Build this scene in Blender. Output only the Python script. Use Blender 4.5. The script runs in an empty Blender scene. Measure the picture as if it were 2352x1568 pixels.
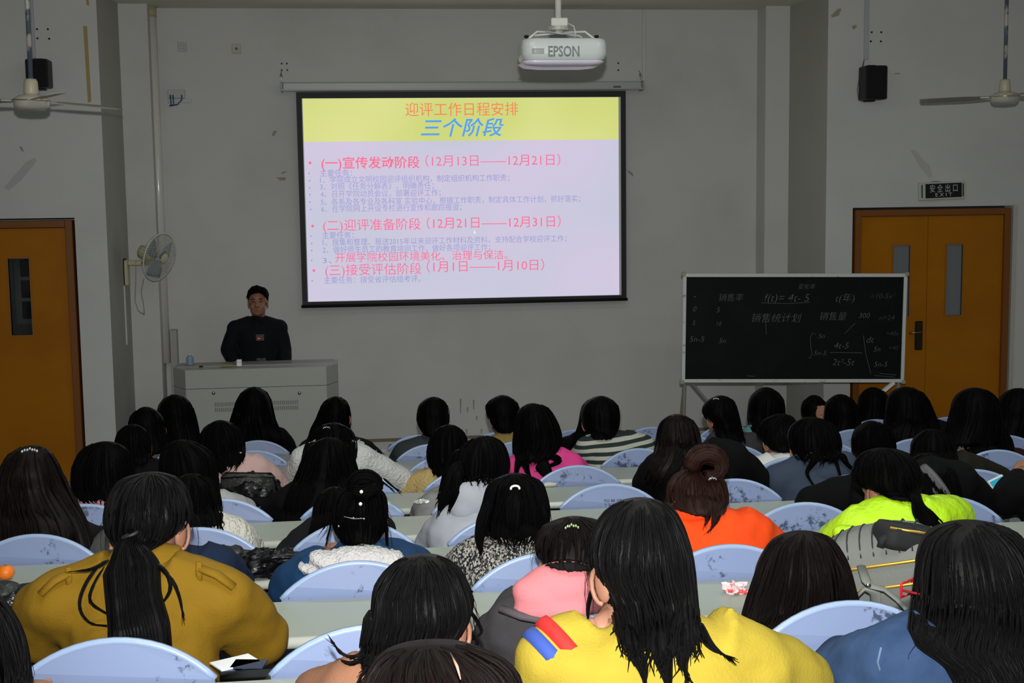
import bpy, bmesh, math, random
from mathutils import Vector, Matrix, noise
from mathutils.bvhtree import BVHTree
random.seed(7)
SC = bpy.context.scene
COL = SC.collection
# ------------------------------------------------------------------ camera
FPX = 3050.0
CAMZ = 2.40
YAW, PITCH, ROLL = .1171, .1096, -.0132
cy_, sy_, cp_, sp_ = math.cos(YAW), math.sin(YAW), math.cos(PITCH), math.sin(PITCH)
fw = Vector((sy_*cp_, cy_*cp_, -sp_)); rt = Vector((cy_, -sy_, 0)); up = rt.cross(fw)
cr_, sr_ = math.cos(ROLL), math.sin(ROLL)
rt, up = rt*cr_+up*sr_, -rt*sr_+up*cr_
CAMP = Vector((0, 0, CAMZ))
cam = bpy.data.cameras.new('camera'); camo = bpy.data.objects.new('camera', cam); COL.objects.link(camo)
cam.sensor_width = 36; cam.lens = FPX/2352*36; cam.clip_start = .05; cam.clip_end = 60
camo.matrix_world = Matrix(((rt.x, up.x, -fw.x, 0), (rt.y, up.y, -fw.y, 0), (rt.z, up.z, -fw.z, CAMZ), (0, 0, 0, 1)))
SC.camera = camo
SC.view_settings.view_transform = 'Standard'; SC.view_settings.look = 'None'
SC.view_settings.exposure = 0; SC.view_settings.gamma = 1; SC.view_settings.use_curve_mapping = False
# ------------------------------------------------------------------ light
w = bpy.data.worlds.new('world'); SC.world = w; w.use_nodes = True
w.node_tree.nodes['Background'].inputs[0].default_value = (.02, .02, .022, 1)
w.node_tree.nodes['Background'].inputs[1].default_value = .3
def lamp(name, kind, loc, target, power, color=(1, 1, 1), **kw):
    l = bpy.data.lights.new(name, kind); l.energy = power; l.color = color
    for k_, v_ in kw.items(): setattr(l, k_, v_)
    o = bpy.data.objects.new(name, l); COL.objects.link(o); o.location = loc
    o.rotation_euler = (Vector(target)-Vector(loc)).to_track_quat('-Z', 'Y').to_euler()
    return o
# the photographer's flash, 17 cm over the lens, turned a little upwards
lamp('camera_flash', 'SPOT', (0.0, -.02, CAMZ+.18), (1.5, 12.2, 3.1), 860, (1, .99, .96), spot_size=math.radians(92), spot_blend=1.0, shadow_soft_size=.025)
# room lamps: fluorescent tubes over the audience
for i, (x, y) in enumerate(((-.2, 2.2), (3.0, 2.2), (-.2, 5.2), (3.0, 5.2))):
    lamp('ceiling_tube', 'AREA', (x, y, 4.02), (x, y, 0), 24, (.93, 1, .97), shape='RECTANGLE', size=1.3, size_y=.25)
lamp('stage_tube', 'AREA', (1.2, 8.6, 4.02), (1.2, 9.6, 0), 8, (.95, 1, .97), shape='RECTANGLE', size=2.5, size_y=.25)

def P(u, v, Y):
    d = fw + rt*((u-1176)/FPX) - up*((v-784)/FPX)
    return CAMP + d*(Y/d.y)
def PX(p):
    d = Vector(p)-CAMP; f = d.dot(fw)
    return 1176+FPX*d.dot(rt)/f, 784-FPX*d.dot(up)/f
# ------------------------------------------------------------------ materials
def lin(c):
    return tuple(((x/255)/12.92 if x/255 <= .04045 else (((x/255)+.055)/1.055)**2.4) for x in c)
MATS = {}
def mat(name, col, rough=.6, spec=.5, metal=0, bump=None, vary=None, emit=None, coat=0, sheen=0, coord='Object', trans=0, alpha=1):
    """bump=(scale,strength,dist); vary=(scale,colour2,low,high)"""
    if name in MATS: return MATS[name]
    m = bpy.data.materials.new(name); m.use_nodes = True; nt = m.node_tree; b = nt.nodes['Principled BSDF']
    b.inputs['Base Color'].default_value = (*col, 1); b.inputs['Roughness'].default_value = rough
    b.inputs['Specular IOR Level'].default_value = spec; b.inputs['Metallic'].default_value = metal
    b.inputs['Coat Weight'].default_value = coat; b.inputs['Sheen Weight'].default_value = sheen
    b.inputs['Transmission Weight'].default_value = trans; b.inputs['Alpha'].default_value = alpha
    tc = nt.nodes.new('ShaderNodeTexCoord')
    if vary:
        n = nt.nodes.new('ShaderNodeTexNoise'); n.inputs['Scale'].default_value = vary[0]; n.inputs['Detail'].default_value = 6
        nt.links.new(tc.outputs[coord], n.inputs['Vector'])
        r = nt.nodes.new('ShaderNodeValToRGB'); r.color_ramp.elements[0].position = vary[2]; r.color_ramp.elements[1].position = vary[3]
        r.color_ramp.elements[0].color = (*col, 1); r.color_ramp.elements[1].color = (*vary[1], 1)
        nt.links.new(n.outputs['Fac'], r.inputs['Fac']); nt.links.new(r.outputs['Color'], b.inputs['Base Color'])
    if bump:
        n = nt.nodes.new('ShaderNodeTexNoise'); n.inputs['Scale'].default_value = bump[0]; n.inputs['Detail'].default_value = 3
        nt.links.new(tc.outputs[coord], n.inputs['Vector'])
        bp = nt.nodes.new('ShaderNodeBump'); bp.inputs['Strength'].default_value = bump[1]; bp.inputs['Distance'].default_value = bump[2]
        nt.links.new(n.outputs['Fac'], bp.inputs['Height']); nt.links.new(bp.outputs['Normal'], b.inputs['Normal'])
    if emit:
        b.inputs['Emission Color'].default_value = (*emit[0], 1); b.inputs['Emission Strength'].default_value = emit[1]
    MATS[name] = m; return m
def hair_mat(name, col, tip, rough=.36, spec=.5):
    if name in MATS: return MATS[name]
    m = bpy.data.materials.new(name); m.use_nodes = True; nt = m.node_tree; b = nt.nodes['Principled BSDF']
    uv = nt.nodes.new('ShaderNodeUVMap'); uv.uv_map = 'strand'
    mp = nt.nodes.new('ShaderNodeMapping'); mp.inputs['Scale'].default_value = (90, 1.6, 1)
    nt.links.new(uv.outputs[0], mp.inputs['Vector'])
    n = nt.nodes.new('ShaderNodeTexNoise'); n.inputs['Scale'].default_value = 1; n.inputs['Detail'].default_value = 8; n.inputs['Roughness'].default_value = .75
    nt.links.new(mp.outputs[0], n.inputs['Vector'])
    r = nt.nodes.new('ShaderNodeValToRGB'); r.color_ramp.elements[0].position = .42; r.color_ramp.elements[1].position = .72
    r.color_ramp.elements[0].color = (*col, 1); r.color_ramp.elements[1].color = (*tip, 1)
    nt.links.new(n.outputs['Fac'], r.inputs['Fac']); nt.links.new(r.outputs['Color'], b.inputs['Base Color'])
    bp = nt.nodes.new('ShaderNodeBump'); bp.inputs['Strength'].default_value = .55; bp.inputs['Distance'].default_value = .004
    nt.links.new(n.outputs['Fac'], bp.inputs['Height']); nt.links.new(bp.outputs['Normal'], b.inputs['Normal'])
    b.inputs['Roughness'].default_value = rough; b.inputs['Specular IOR Level'].default_value = spec
    b.inputs['Anisotropic'].default_value = .8; b.inputs['Anisotropic Rotation'].default_value = .25
    tg = nt.nodes.new('ShaderNodeTangent'); tg.direction_type = 'UV_MAP'; tg.uv_map = 'strand'
    nt.links.new(tg.outputs[0], b.inputs['Tangent'])
    MATS[name] = m; return m
# ------------------------------------------------------------------ mesh builder
class MB:
    def __init__(s): s.v = []; s.f = []; s.uv = []; s.mi = []; s.cur = 0
    def add(s, vs, fs, uvs=None):
        o = len(s.v); s.v += [Vector(a) for a in vs]; s.f += [tuple(i+o for i in f) for f in fs]
        s.uv += (uvs if uvs else [(0, 0)]*len(vs)); s.mi += [s.cur]*len(fs)
    def box(s, a, b, M=None, bev=0):
        x0, y0, z0 = a; x1, y1, z1 = b
        if bev:
            t = bev; vs = []; 
            for z, q in ((z0, t), (z0+t, 0), (z1-t, 0), (z1, t)):
                for (X, Y) in ((x0+q+t*0, y0+q+t), (x0+q+t, y0+q), (x1-q-t, y0+q), (x1-q, y0+q+t), (x1-q, y1-q-t), (x1-q-t, y1-q), (x0+q+t, y1-q), (x0+q, y1-q-t)): vs.append(Vector((X, Y, z)))
            fs = [tuple(range(7, -1, -1)), tuple(range(24, 32))]
            for r in range(3):
                for i in range(8): fs.append((r*8+i, r*8+(i+1) % 8, r*8+8+(i+1) % 8, r*8+8+i))
        else:
            vs = [Vector(p) for p in ((x0, y0, z0), (x1, y0, z0), (x1, y1, z0), (x0, y1, z0), (x0, y0, z1), (x1, y0, z1), (x1, y1, z1), (x0, y1, z1))]
            fs = [(3, 2, 1, 0), (4, 5, 6, 7), (0, 1, 5, 4), (1, 2, 6, 5), (2, 3, 7, 6), (3, 0, 4, 7)]
        if M: vs = [M @ q for q in vs]
        s.add(vs, fs)
    def rings(s, rings, cap=True, uvl=None):
        n = len(rings[0]); vs = [q for r in rings for q in r]; fs = []; R = len(rings)
        uvs = [(i/n*1.0, (uvl[j] if uvl else j*.1)) for j in range(R) for i in range(n)]
        for j in range(R-1):
            for i in range(n): fs.append((j*n+i, j*n+(i+1) % n, (j+1)*n+(i+1) % n, (j+1)*n+i))
        if cap: fs.append(tuple(range(n-1, -1, -1))); fs.append(tuple((R-1)*n+i for i in range(n)))
        s.add(vs, fs, uvs)
    def ell(s, c, r, seg=16, rg=10, M=None, fn=None):
        rs = []; c = Vector(c)
        for j in range(rg+1):
            a = math.pi*(.02+.96*j/rg); ring = []
            for i in range(seg):
                t = 2*math.pi*i/seg; q = Vector((r[0]*math.sin(a)*math.cos(t), r[1]*math.sin(a)*math.sin(t), -r[2]*math.cos(a)))
                if fn: q = fn(q)
                if M: q = M @ q
                ring.append(c+q)
            rs.append(ring)
        s.rings(rs)
    def tube(s, pts, rad, seg=10, flat=1.0, upv=None, cap=True, uv0=0):
        pts = [Vector(p) for p in pts]; n = len(pts)
        if not isinstance(rad, (list, tuple)): rad = [rad]*n
        rs = []; prev = None; L = 0; ul = []
        for i, p in enumerate(pts):
            t = (pts[min(i+1, n-1)]-pts[max(i-1, 0)])
            if t.length < 1e-9: t = Vector((0, 0, 1))
            t.normalize()
            if prev is None:
                a = Vector(upv) if upv else (Vector((0, 0, 1)) if abs(t.z) < .9 else Vector((0, 1, 0)))
            else: a = prev
            x = a.cross(t)
            if x.length < 1e-6: x = Vector((1, 0, 0)).cross(t)
            x.normalize(); y = t.cross(x); prev = y
            rs.append([p + x*math.cos(2*math.pi*k/seg)*rad[i] + y*math.sin(2*math.pi*k/seg)*rad[i]*flat for k in range(seg)])
            if i: L += (pts[i]-pts[i-1]).length
            ul.append(uv0+L)
        s.rings(rs, cap, ul)
    def prism(s, poly, d, M=None):
        """poly in xz, extruded +y by d"""
        n = len(poly); vs = [Vector((x, 0, z)) for x, z in poly]+[Vector((x, d, z)) for x, z in poly]
        fs = [tuple(range(n)), tuple(range(2*n-1, n-1, -1))]+[(i, i+n, (i+1) % n+n, (i+1) % n) for i in range(n)]
        if M: vs = [M @ q for q in vs]
        s.add(vs, fs)
    def build(s, name, m, parent=None, smooth=False, remesh=None, sm=0, origin=None, fixn=True):
        me = bpy.data.meshes.new(name); me.from_pydata(s.v, [], s.f)
        mats_ = m if isinstance(m, (list, tuple)) else [m]
        for q in mats_: me.materials.append(q)
        if any(s.mi): me.polygons.foreach_set('material_index', s.mi)
        if not remesh:
            if fixn:
                bm = bmesh.new(); bm.from_mesh(me); bmesh.ops.recalc_face_normals(bm, faces=bm.faces); bm.to_mesh(me); bm.free()
            if any(a != (0, 0) for a in s.uv):
                ul = me.uv_layers.new(name='strand')
                li = [0]*len(me.loops); me.loops.foreach_get('vertex_index', li)
                fl = []
                for i in li: fl += s.uv[i]
                ul.data.foreach_set('uv', fl)
        else:
            t = bpy.data.objects.new('tmp', me); COL.objects.link(t)
            md = t.modifiers.new('r', 'REMESH'); md.mode = 'VOXEL'; md.voxel_size = remesh
            if sm: s2 = t.modifiers.new('s', 'SMOOTH'); s2.iterations = sm; s2.factor = .6
            dg = bpy.context.evaluated_depsgraph_get(); me2 = bpy.data.meshes.new_from_object(t.evaluated_get(dg))
            bpy.data.objects.remove(t); me2.name = name; me = me2
            me.materials.clear(); [me.materials.append(q) for q in mats_]
        if smooth: me.polygons.foreach_set('use_smooth', [True]*len(me.polygons))
        o = bpy.data.objects.new(name, me); COL.objects.link(o)
        loc = Vector((0, 0, 0))
        if origin is not None: loc = Vector(origin)
        elif parent is not None: loc = WL[parent.name]
        if loc.length:
            me.transform(Matrix.Translation(-loc))
        if parent is not None:
            o.parent = parent; o.location = loc-WL[parent.name]
        else: o.location = loc
        WL[o.name] = loc.copy(); me.update(); return o
WL = {}
def join_into(o, mb, mi=None):
    """append a raw builder to an existing (remeshed) mesh object, staying one mesh"""
    bm = bmesh.new(); bm.from_mesh(o.data); loc = WL[o.name]
    me = bpy.data.meshes.new('t'); me.from_pydata([v-loc for v in mb.v], [], mb.f)
    me.polygons.foreach_set('use_smooth', [True]*len(me.polygons)); 
    b2 = bmesh.new(); b2.from_mesh(me); bmesh.ops.recalc_face_normals(b2, faces=b2.faces); b2.to_mesh(me); b2.free()
    bm.from_mesh(me); bm.to_mesh(o.data); bm.free(); bpy.data.meshes.remove(me)
def empty(name, loc, label, cat, group=None):
    o = bpy.data.objects.new(name, None); COL.objects.link(o); o.location = loc; o.empty_display_size = .1
    WL[o.name] = Vector(loc); o['label'] = label; o['category'] = cat
    if group: o['group'] = group
    return o
def tag(o, label, cat, group=None):
    o['label'] = label; o['category'] = cat
    if group: o['group'] = group
    return o
def struct(o): o['kind'] = 'structure'; return o
# ------------------------------------------------------------------ text
def text_mesh(s, name, origin, width=None, height=None, xd=(1, 0, 0), zd=(0, 0, 1), m=None, parent=None, offset=0, shear=0, align='L', depth=.0015):
    cu = bpy.data.curves.new('txt', 'FONT'); cu.body = s; cu.size = 1; cu.resolution_u = 2; cu.offset = offset; cu.shear = shear
    t = bpy.data.objects.new('txt', cu); COL.objects.link(t); dg = bpy.context.evaluated_depsgraph_get()
    me = bpy.data.meshes.new_from_object(t.evaluated_get(dg)); bpy.data.objects.remove(t)
    xs = [v.co.x for v in me.vertices]; ys = [v.co.y for v in me.vertices]
    if not xs: return None
    x0, x1, y0, y1 = min(xs), max(xs), min(ys), max(ys)
    sx = width/(x1-x0) if width else None; sz = height if height else None   # height = em size
    if sx is None: sx = sz
    if sz is None: sz = sx
    xd, zd = Vector(xd), Vector(zd); nd = xd.cross(zd)   # pointing away from the reader
    ax = {'L': x0, 'C': (x0+x1)/2}[align]; cyy = .36
    o0 = Vector(origin)
    for v in me.vertices: v.co = o0 + xd*((v.co.x-ax)*sx) + zd*((v.co.y-cyy)*sz) - (xd.cross(zd)*-1)*0
    me.materials.clear(); me.materials.append(m)
    bm = bmesh.new(); bm.from_mesh(me)
    g = bmesh.ops.extrude_face_region(bm, geom=bm.faces[:]); 
    ex = [e for e in g['geom'] if isinstance(e, bmesh.types.BMVert)]
    for e in ex: e.co -= Vector(nd)*-depth
    bmesh.ops.recalc_face_normals(bm, faces=bm.faces); bm.to_mesh(me); bm.free()
    o = bpy.data.objects.new(name, me); COL.objects.link(o)
    loc = WL[parent.name] if parent else Vector()
    me.transform(Matrix.Translation(-loc)); me.name = name
    if parent: o.parent = parent
    WL[o.name] = loc.copy(); return o
# ------------------------------------------------------------------ room constants
YB = 12.2; YA = 10.95; XL = -1.96; XR = 3.99; YC = 11.94; ZC = CAMZ+1.675; ZS = .12
def YK(k): return 8.657-.85*k
def ZK(k): return CAMZ-.6876-.1127*YK(k)
def FK(k): return ZK(k)-.74
M_wall = mat('wall_plaster', (.60, .60, .585), .85, .3, bump=(220, .12, .002), vary=(1.3, (.52, .52, .50), .45, .8))
M_wallA = mat('wall_plaster_fresh', (.60, .61, .60), .85, .3, bump=(220, .12, .002), vary=(1.1, (.53, .54, .53), .45, .8))
M_ceil = mat('ceiling_paint', (.74, .75, .63), .85, .3, bump=(60, .15, .003), vary=(2, (.68, .69, .57), .4, .8))
M_side = mat('return_plaster_shaded', (.42, .42, .38), .85, .3, bump=(220, .12, .002), vary=(1.3, (.38, .38, .345), .45, .8))  # darker copy of the wall plaster; shade of the turned faces put into the colour
M_floor = mat('floor_terrazzo', (.16, .16, .16), .45, .5, vary=(40, (.22, .21, .2), .45, .6))
M_strip = mat('brown_skirting', (.18, .14, .085), .6)
# ------------------------------------------------------------------ room shell
def slab(name, a, b, m, parent=None):
    mb = MB(); mb.box(a, b); o = mb.build(name, m, parent); return struct(o) if parent is None else o
slab('wall_back', (XL-.0, YB, 0), (XR+.0, YB+.15, ZC), M_wall)
slab('wall_left_column', (XL-.15, YC, 0), (-1.715, YB, ZC), M_wall)
slab('wall_right_column', (3.765, YC, 0), (XR+.15, YB, ZC), M_wall)
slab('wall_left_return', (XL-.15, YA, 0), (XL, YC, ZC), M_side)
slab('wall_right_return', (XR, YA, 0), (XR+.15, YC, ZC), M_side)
# door openings: left door x range, right door
DLx1 = P(170, 600, YA).x; DLx0 = DLx1-1.25; DLt = P(150, 506, YA).z
DRx0 = P(1962, 600, YA).x; DRx1 = P(2318, 600, YA).x; DRt = P(2130, 480, YA).z
wl = MB(); wl.box((DLx1+.02, YA, 0), (XL-.15, YA+.15, ZC)); wl.box((-5.2, YA, 0), (DLx0-.02, YA+.15, ZC)); wl.box((DLx0-.02, YA, DLt+.02), (DLx1+.02, YA+.15, ZC)); struct(wl.build('wall_left', M_wallA))
wl = MB(); wl.box((XR+.15, YA, 0), (DRx0-.02, YA+.15, ZC)); wl.box((DRx1+.02, YA, 0), (6.6, YA+.15, ZC)); wl.box((DRx0-.02, YA, DRt+.02), (DRx1+.02, YA+.15, ZC)); struct(wl.build('wall_right', M_wallA))
# fill face pieces so the fronts of the return walls read as wall
slab('wall_left_return', (XL-.15, YA-.001, 0), (XL, YA, ZC), M_wallA)
slab('wall_right_return', (XR, YA-.001, 0), (XR+.15, YA, ZC), M_wallA)
slab('wall_side_left', (-5.35, -3.2, 0), (-5.2, YA+.15, ZC), M_wallA)
slab('wall_side_right', (6.6, -3.2, 0), (6.75, YA+.15, ZC), M_wallA)
slab('wall_rear', (-5.35, -3.35, 0), (6.75, -3.2, ZC), M_wallA)
slab('ceiling', (-5.35, -3.35, ZC), (6.75, YB+.15, ZC+.15), M_ceil)
slab('floor', (-5.35, -3.35, -.2), (6.75, YA+1.4, 0), M_floor)
slab('floor', (-2.1+.0, YA-.1+.1, 0), (XR+.1, YB, ZS), M_floor)
slab('floor', (-5.2, 9.75, 0), (6.6, YA, ZS), M_floor)
for k in range(0, 11):   # terraces
    y0 = YK(k+1)+.02 if k < 10 else -3.2; y1 = YK(k)+.02
    if FK(k) > .005: slab('floor', (-1.75 if k < 10 else -5.2, y0, 0), (5.3 if k < 10 else 6.6, y1, FK(k)), M_floor)
slab('baseboard_back', (-1.70, YB-.012, ZS), (3.765, YB, ZS+.055), M_strip)
slab('baseboard_left', (DLx1+.07, YA-.012, ZS), (XL, YA-.001, ZS+.055), M_strip)
slab('baseboard_right', (XR, YA-.012, ZS), (DRx0-.07, YA-.001, ZS+.055), M_strip)
M_white = mat('white_plastic', (.62, .62, .58), .35, .5)
M_grey = mat('grey_metal', (.28, .29, .28), .4, .5, metal=.3)
M_black = mat('black_plastic', (.006, .006, .008), .5, .4)
M_steel = mat('steel', (.5, .5, .5), .3, .5, metal=1)
M_cream = mat('cream_enamel', (.55, .53, .45), .3, .5)
# corner pipe and conduits
mb = MB(); px_ = P(366, 500, 12.08); mb.tube([(px_.x, 12.11, .95), (px_.x, 12.11, ZC)], .042, 20); 
o = mb.build('drain_pipe', mat('glossy_white_paint', (.66, .64, .60), .18, .6, bump=(9, .1, .01)), origin=(px_.x, 12.11, .95), smooth=True); tag(o, 'glossy white vertical pipe in the corner left of the screen', 'pipe')
mb = MB(); mb.tube([(px_.x, 12.11, ZC-.09), (px_.x, 12.11, ZC-.0)], .045, 20); mb.build('collar', mat('yellowed', (.42, .36, .22), .6), o, smooth=True)
mb = MB(); q = P(403, 880, 12.12); mb.box((q.x-.03, 12.1, ZS), (q.x+.03, YB, P(403, 757, 12.12).z), bev=.004)
tag(mb.build('cable_duct', mat('duct_grey', (.36, .36, .34), .5), origin=(q.x, 12.12, ZS)), 'grey cable duct rising from the floor behind the podium', 'duct')
mb = MB(); a = P(1478, 100, YB); mb.box((a.x-.015, YB-.02, P(1478, 200, YB).z), (a.x+.015, YB, ZC), bev=.003)
tag(mb.build('cable_duct', M_wall, origin=(a.x, YB, P(1478, 200, YB).z)), 'thin plaster coloured cable duct right of the screen case', 'duct')
for (u0, u1, v1, lab) in ((68, 83, 133, 'pale cable duct above the left wall loudspeaker'), (1983, 1993, 137, 'pale cable duct above the right wall loudspeaker')):
    a = P(u0, v1, YA); b = P(u1, v1, YA); mb = MB(); mb.box((a.x, YA-.02, a.z), (b.x, YA, ZC), bev=.003)
    tag(mb.build('cable_duct', mat('duct_pale', (.44, .46, .50), .5), origin=(a.x, YA, a.z)), lab, 'duct')
a = P(299, 660, 11.65); mb = MB(); mb.box((XL, 11.6, P(303, 790, 11.65).z), (XL+.012, 11.64, P(300, 655, 11.65).z), bev=.002)
tag(mb.build('cable_duct', M_wall, origin=(XL, 11.6, 1.2)), 'thin cable duct below the wall fan on the left return', 'duct')
# screw plugs
def dots(pts, lab, Y):
    r = empty('screw_hole_set', P(*pts[0], Y), lab, 'screw hole')
    for (u, v) in pts:
        c = P(u, v, Y); mb = MB(); mb.tube([(c.x, Y-.004, c.z), (c.x, Y+.0, c.z)], .0085, 8); mb.build('screw_plug', M_black, r)
dots([(85, 67), (110, 67), (86, 88), (113, 89)], 'four dark screw plugs beside the left speaker duct', YA)
dots([(2002, 74), (2024, 74), (2000, 95), (2023, 95)], 'four dark screw plugs above the right loudspeaker', YA)
dots([(647, 146), (659, 146), (647, 161), (660, 161)], 'four screw plugs above the left screen hook', YB)
dots([(1420, 145), (1420, 161)], 'two screw plugs above the right end of the screen case', YB)
# wall marks: scuffs and tape remains, thin pieces stuck to the wall
M_tape = mat('old_tape', (.38, .27, .10), .6); M_scuff = mat('scuff', (.30, .30, .29), .8); M_beige = mat('putty', (.33, .31, .22), .8)
def patch(pts, Y, m, name, lab, cat='mark'):
    q = [P(u, v, Y) for u, v in pts]; x0 = q[0]
    mb = MB(); mb.prism([(p.x, p.z) for p in q], .003, Matrix.Translation((0, Y-.003, 0)))
    tag(mb.build(name, m, origin=(x0.x, Y-.003, x0.z)), lab, cat)
patch([(191, 60), (200, 60), (210, 233), (202, 236)], YA, M_tape, 'tape_strip', 'long yellowed vertical tape strip beside the left return', 'tape')
patch([(198, 0), (204, 0), (205, 13), (199, 11)], YA, M_tape, 'tape_strip', 'short yellowed tape scrap at the top of the left wall', 'tape')
patch([(624, 310), (630, 299), (636, 301), (629, 313)], YB, M_beige, 'putty_spot', 'small beige spot on the wall left of the slide title', 'mark')
patch([(634, 407), (657, 407), (655, 414), (643, 414)], YB, M_beige, 'putty_spot', 'beige torn paper patch left of the screen', 'mark')
patch([(644, 400), (650, 394), (660, 393), (652, 398)], YB, M_scuff, 'scuff_mark', 'grey scuff just above the beige patch by the screen', 'mark')
patch([(1908, 36), (1925, 20), (1933, 20), (1926, 36), (1912, 40)], YA, M_beige, 'putty_spot', 'larger beige spot at the top of the right wall corner', 'mark')
patch([(1956, 60), (1966, 57), (1968, 62), (1960, 68)], YA, M_beige, 'putty_spot', 'small beige spot left of the right speaker duct', 'mark')
patch([(2092, 345), (2102, 344), (2122, 370), (2134, 378), (2142, 405), (2134, 408), (2112, 382)], YA, mat('scraped_paint', (.50, .50, .48), .9), 'scraped_patch', 'long scraped paint streak above the exit sign', 'mark')
patch([(10, 430), (60, 372), (80, 362), (84, 370), (50, 412), (20, 438)], YA, mat('scraped_paint2', (.47, .48, .47), .9), 'scraped_patch', 'diagonal faint dirty streak above the left door', 'mark')
patch([(44, 336), (50, 337), (55, 348), (50, 347)], YA, M_scuff, 'scuff_mark', 'small dark scuff under the left ceiling fan', 'mark')
patch([(2055, 168), (2066, 167), (2068, 169), (2056, 171)], YA, M_scuff, 'scuff_mark', 'thin dark scratch right of the right loudspeaker', 'mark')
patch([(1440, 390), (1452, 396), (1456, 406), (1446, 399)], YB, M_scuff, 'scuff_mark', 'grey scuff on the wall right of the screen', 'mark')
for i, (u, v, h) in enumerate(((1058, 915, 35), (1074, 935, 12), (1088, 918, 22), (1095, 955, 10), (1072, 985, 12), (1106, 985, 10))):
    patch([(u-2, v), (u+2, v), (u+1, v+h), (u-1, v+h)], YB, M_scuff, 'scuff_mark', ['long dark drip mark low on the wall between the two short haired men', 'short drip mark low on the wall between the two short haired men'][min(i, 1)], 'mark')
for i, o in enumerate([o for o in COL.objects if o.get('label', '').startswith('short drip mark')]):
    o['group'] = 'drip marks low on the back wall'; o['label'] = ['upper short drip mark just right of the long drip mark', 'upper short drip mark nearest the olive jacket man', 'faint middle drip mark below the upper ones on the wall', 'lowest drip mark, left one, just above the skirting', 'lowest drip mark, right one, beside the olive jacket man'][i]
# ------------------------------------------------------------------ doors
M_door = mat('door_varnish', (.40, .145, .004), .38, .18, bump=(30, .05, .002), vary=(2.2, (.34, .118, .003), .4, .75))
M_frame = mat('door_frame_varnish', (.20, .07, .010), .4, .4)
M_glass = mat('dim_glass', (.16, .18, .20), .08, .8)
M_dark = mat('dark_beyond', (.01, .012, .014), .4)
M_alu = mat('window_frame_pale', (.42, .45, .46), .4)
def door(name, x0, x1, zt, leaves, lights, label, back):
    r = bpy.data.objects.new(name, None); COL.objects.link(r); r.location = (x0, YA, ZS); WL[r.name] = Vector((x0, YA, ZS)); struct(r); r['label'] = label
    fwid = .055
    mb = MB(); mb.box((x0, YA-.02, ZS), (x0+fwid, YA+.12, zt), bev=.004); mb.box((x1-fwid, YA-.02, ZS), (x1, YA+.12, zt), bev=.004); mb.box((x0+fwid, YA-.02, zt-fwid), (x1-fwid, YA+.12, zt), bev=.004)
    mb.build('door_frame', M_frame, r)
    for (a, b), lt in zip(leaves, lights):
        mb = MB(); lx0, lx1, lz0, lz1 = lt
        z0, z1 = ZS+.01, zt-fwid-.004; y0, y1 = YA+.02, YA+.06
        mb.box((a, y0, z0), (lx0, y1, z1)); mb.box((lx1, y0, z0), (b, y1, z1)); mb.box((lx0, y0, z0), (lx1, y1, lz0)); mb.box((lx0, y0, lz1), (lx1, y1, z1))
        leaf = mb.build('door_leaf', M_door, r)
        g = MB(); t = .012
        for bx in (((lx0-t, y0-.008, lz0-t), (lx0, y1, lz1+t)), ((lx1, y0-.008, lz0-t), (lx1+t, y1, lz1+t)), ((lx0, y0-.008, lz1), (lx1, y1, lz1+t)), ((lx0, y0-.008, lz0-t), (lx1, y1, lz0))): g.box(*bx)
        g.build('glazing_bead', mat('bead', (.30, .115, .012), .4), leaf)
        g = MB(); g.box((lx0, y0+.012, lz0), (lx1, y0+.018, lz1)); g.build('pane', M_glass if back != 'L' else mat('clear_glass', (.8, .85, .85), .03, .5, trans=1), leaf)
    return r
xa = P(22, 650, YA+.03).x; xb = P(70, 650, YA+.03).x
dl = door('door_left', DLx0, DLx1, DLt, [(DLx0+.055, DLx0+.44), (DLx0+.444, DLx1-.055)], [(DLx0+.19, DLx0+.32, P(40, 770, YA).z, P(40, 594, YA).z), (xa, xb, P(40, 770, YA).z, P(40, 594, YA).z)], 'orange brown wooden double door at the far left', 'L')
xa = P(2172, 640, YA+.03).x; xb = P(2208, 640, YA+.03).x; xm = P(2128, 640, YA+.03).x; zc0 = P(2190, 724, YA).z; zc1 = P(2190, 562, YA).z
xc = P(2050, 640, YA+.03).x; xd_ = P(2087, 640, YA+.03).x
dr = door('door_right', DRx0, DRx1, DRt, [(DRx0+.055, xm-.002), (xm+.002, DRx1-.055)], [(xc, xd_, zc0, zc1), (xa, xb, zc0, zc1)], 'orange brown wooden double door behind the chalkboard', 'R')
slab('door_pale_trim', (DRx1+.02, YA-.012, ZS), (DRx1+.06, YA, DRt+.03), mat('pale_trim', (.48, .47, .42), .7))
# handle plate
c = P(2109, 770, YA+.02); mb = MB(); mb.box((c.x-.035, YA-.0, c.z-.125), (c.x+.035, YA+.02, c.z+.125), bev=.008); h = mb.build('handle_plate', mat('bronze_dark', (.035, .028, .02), .35, .5, metal=.6), dr)
mb = MB(); mb.tube([(c.x, YA+.0, c.z+.035), (c.x, YA-.045, c.z+.035), (c.x-.02, YA-.05, c.z+.033), (c.x-.11, YA-.05, c.z+.03)], .009, 10); mb.build('door_lever', mat('aged_brass', (.25, .2, .12), .3, .5, metal=.9), h, smooth=True)
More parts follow.
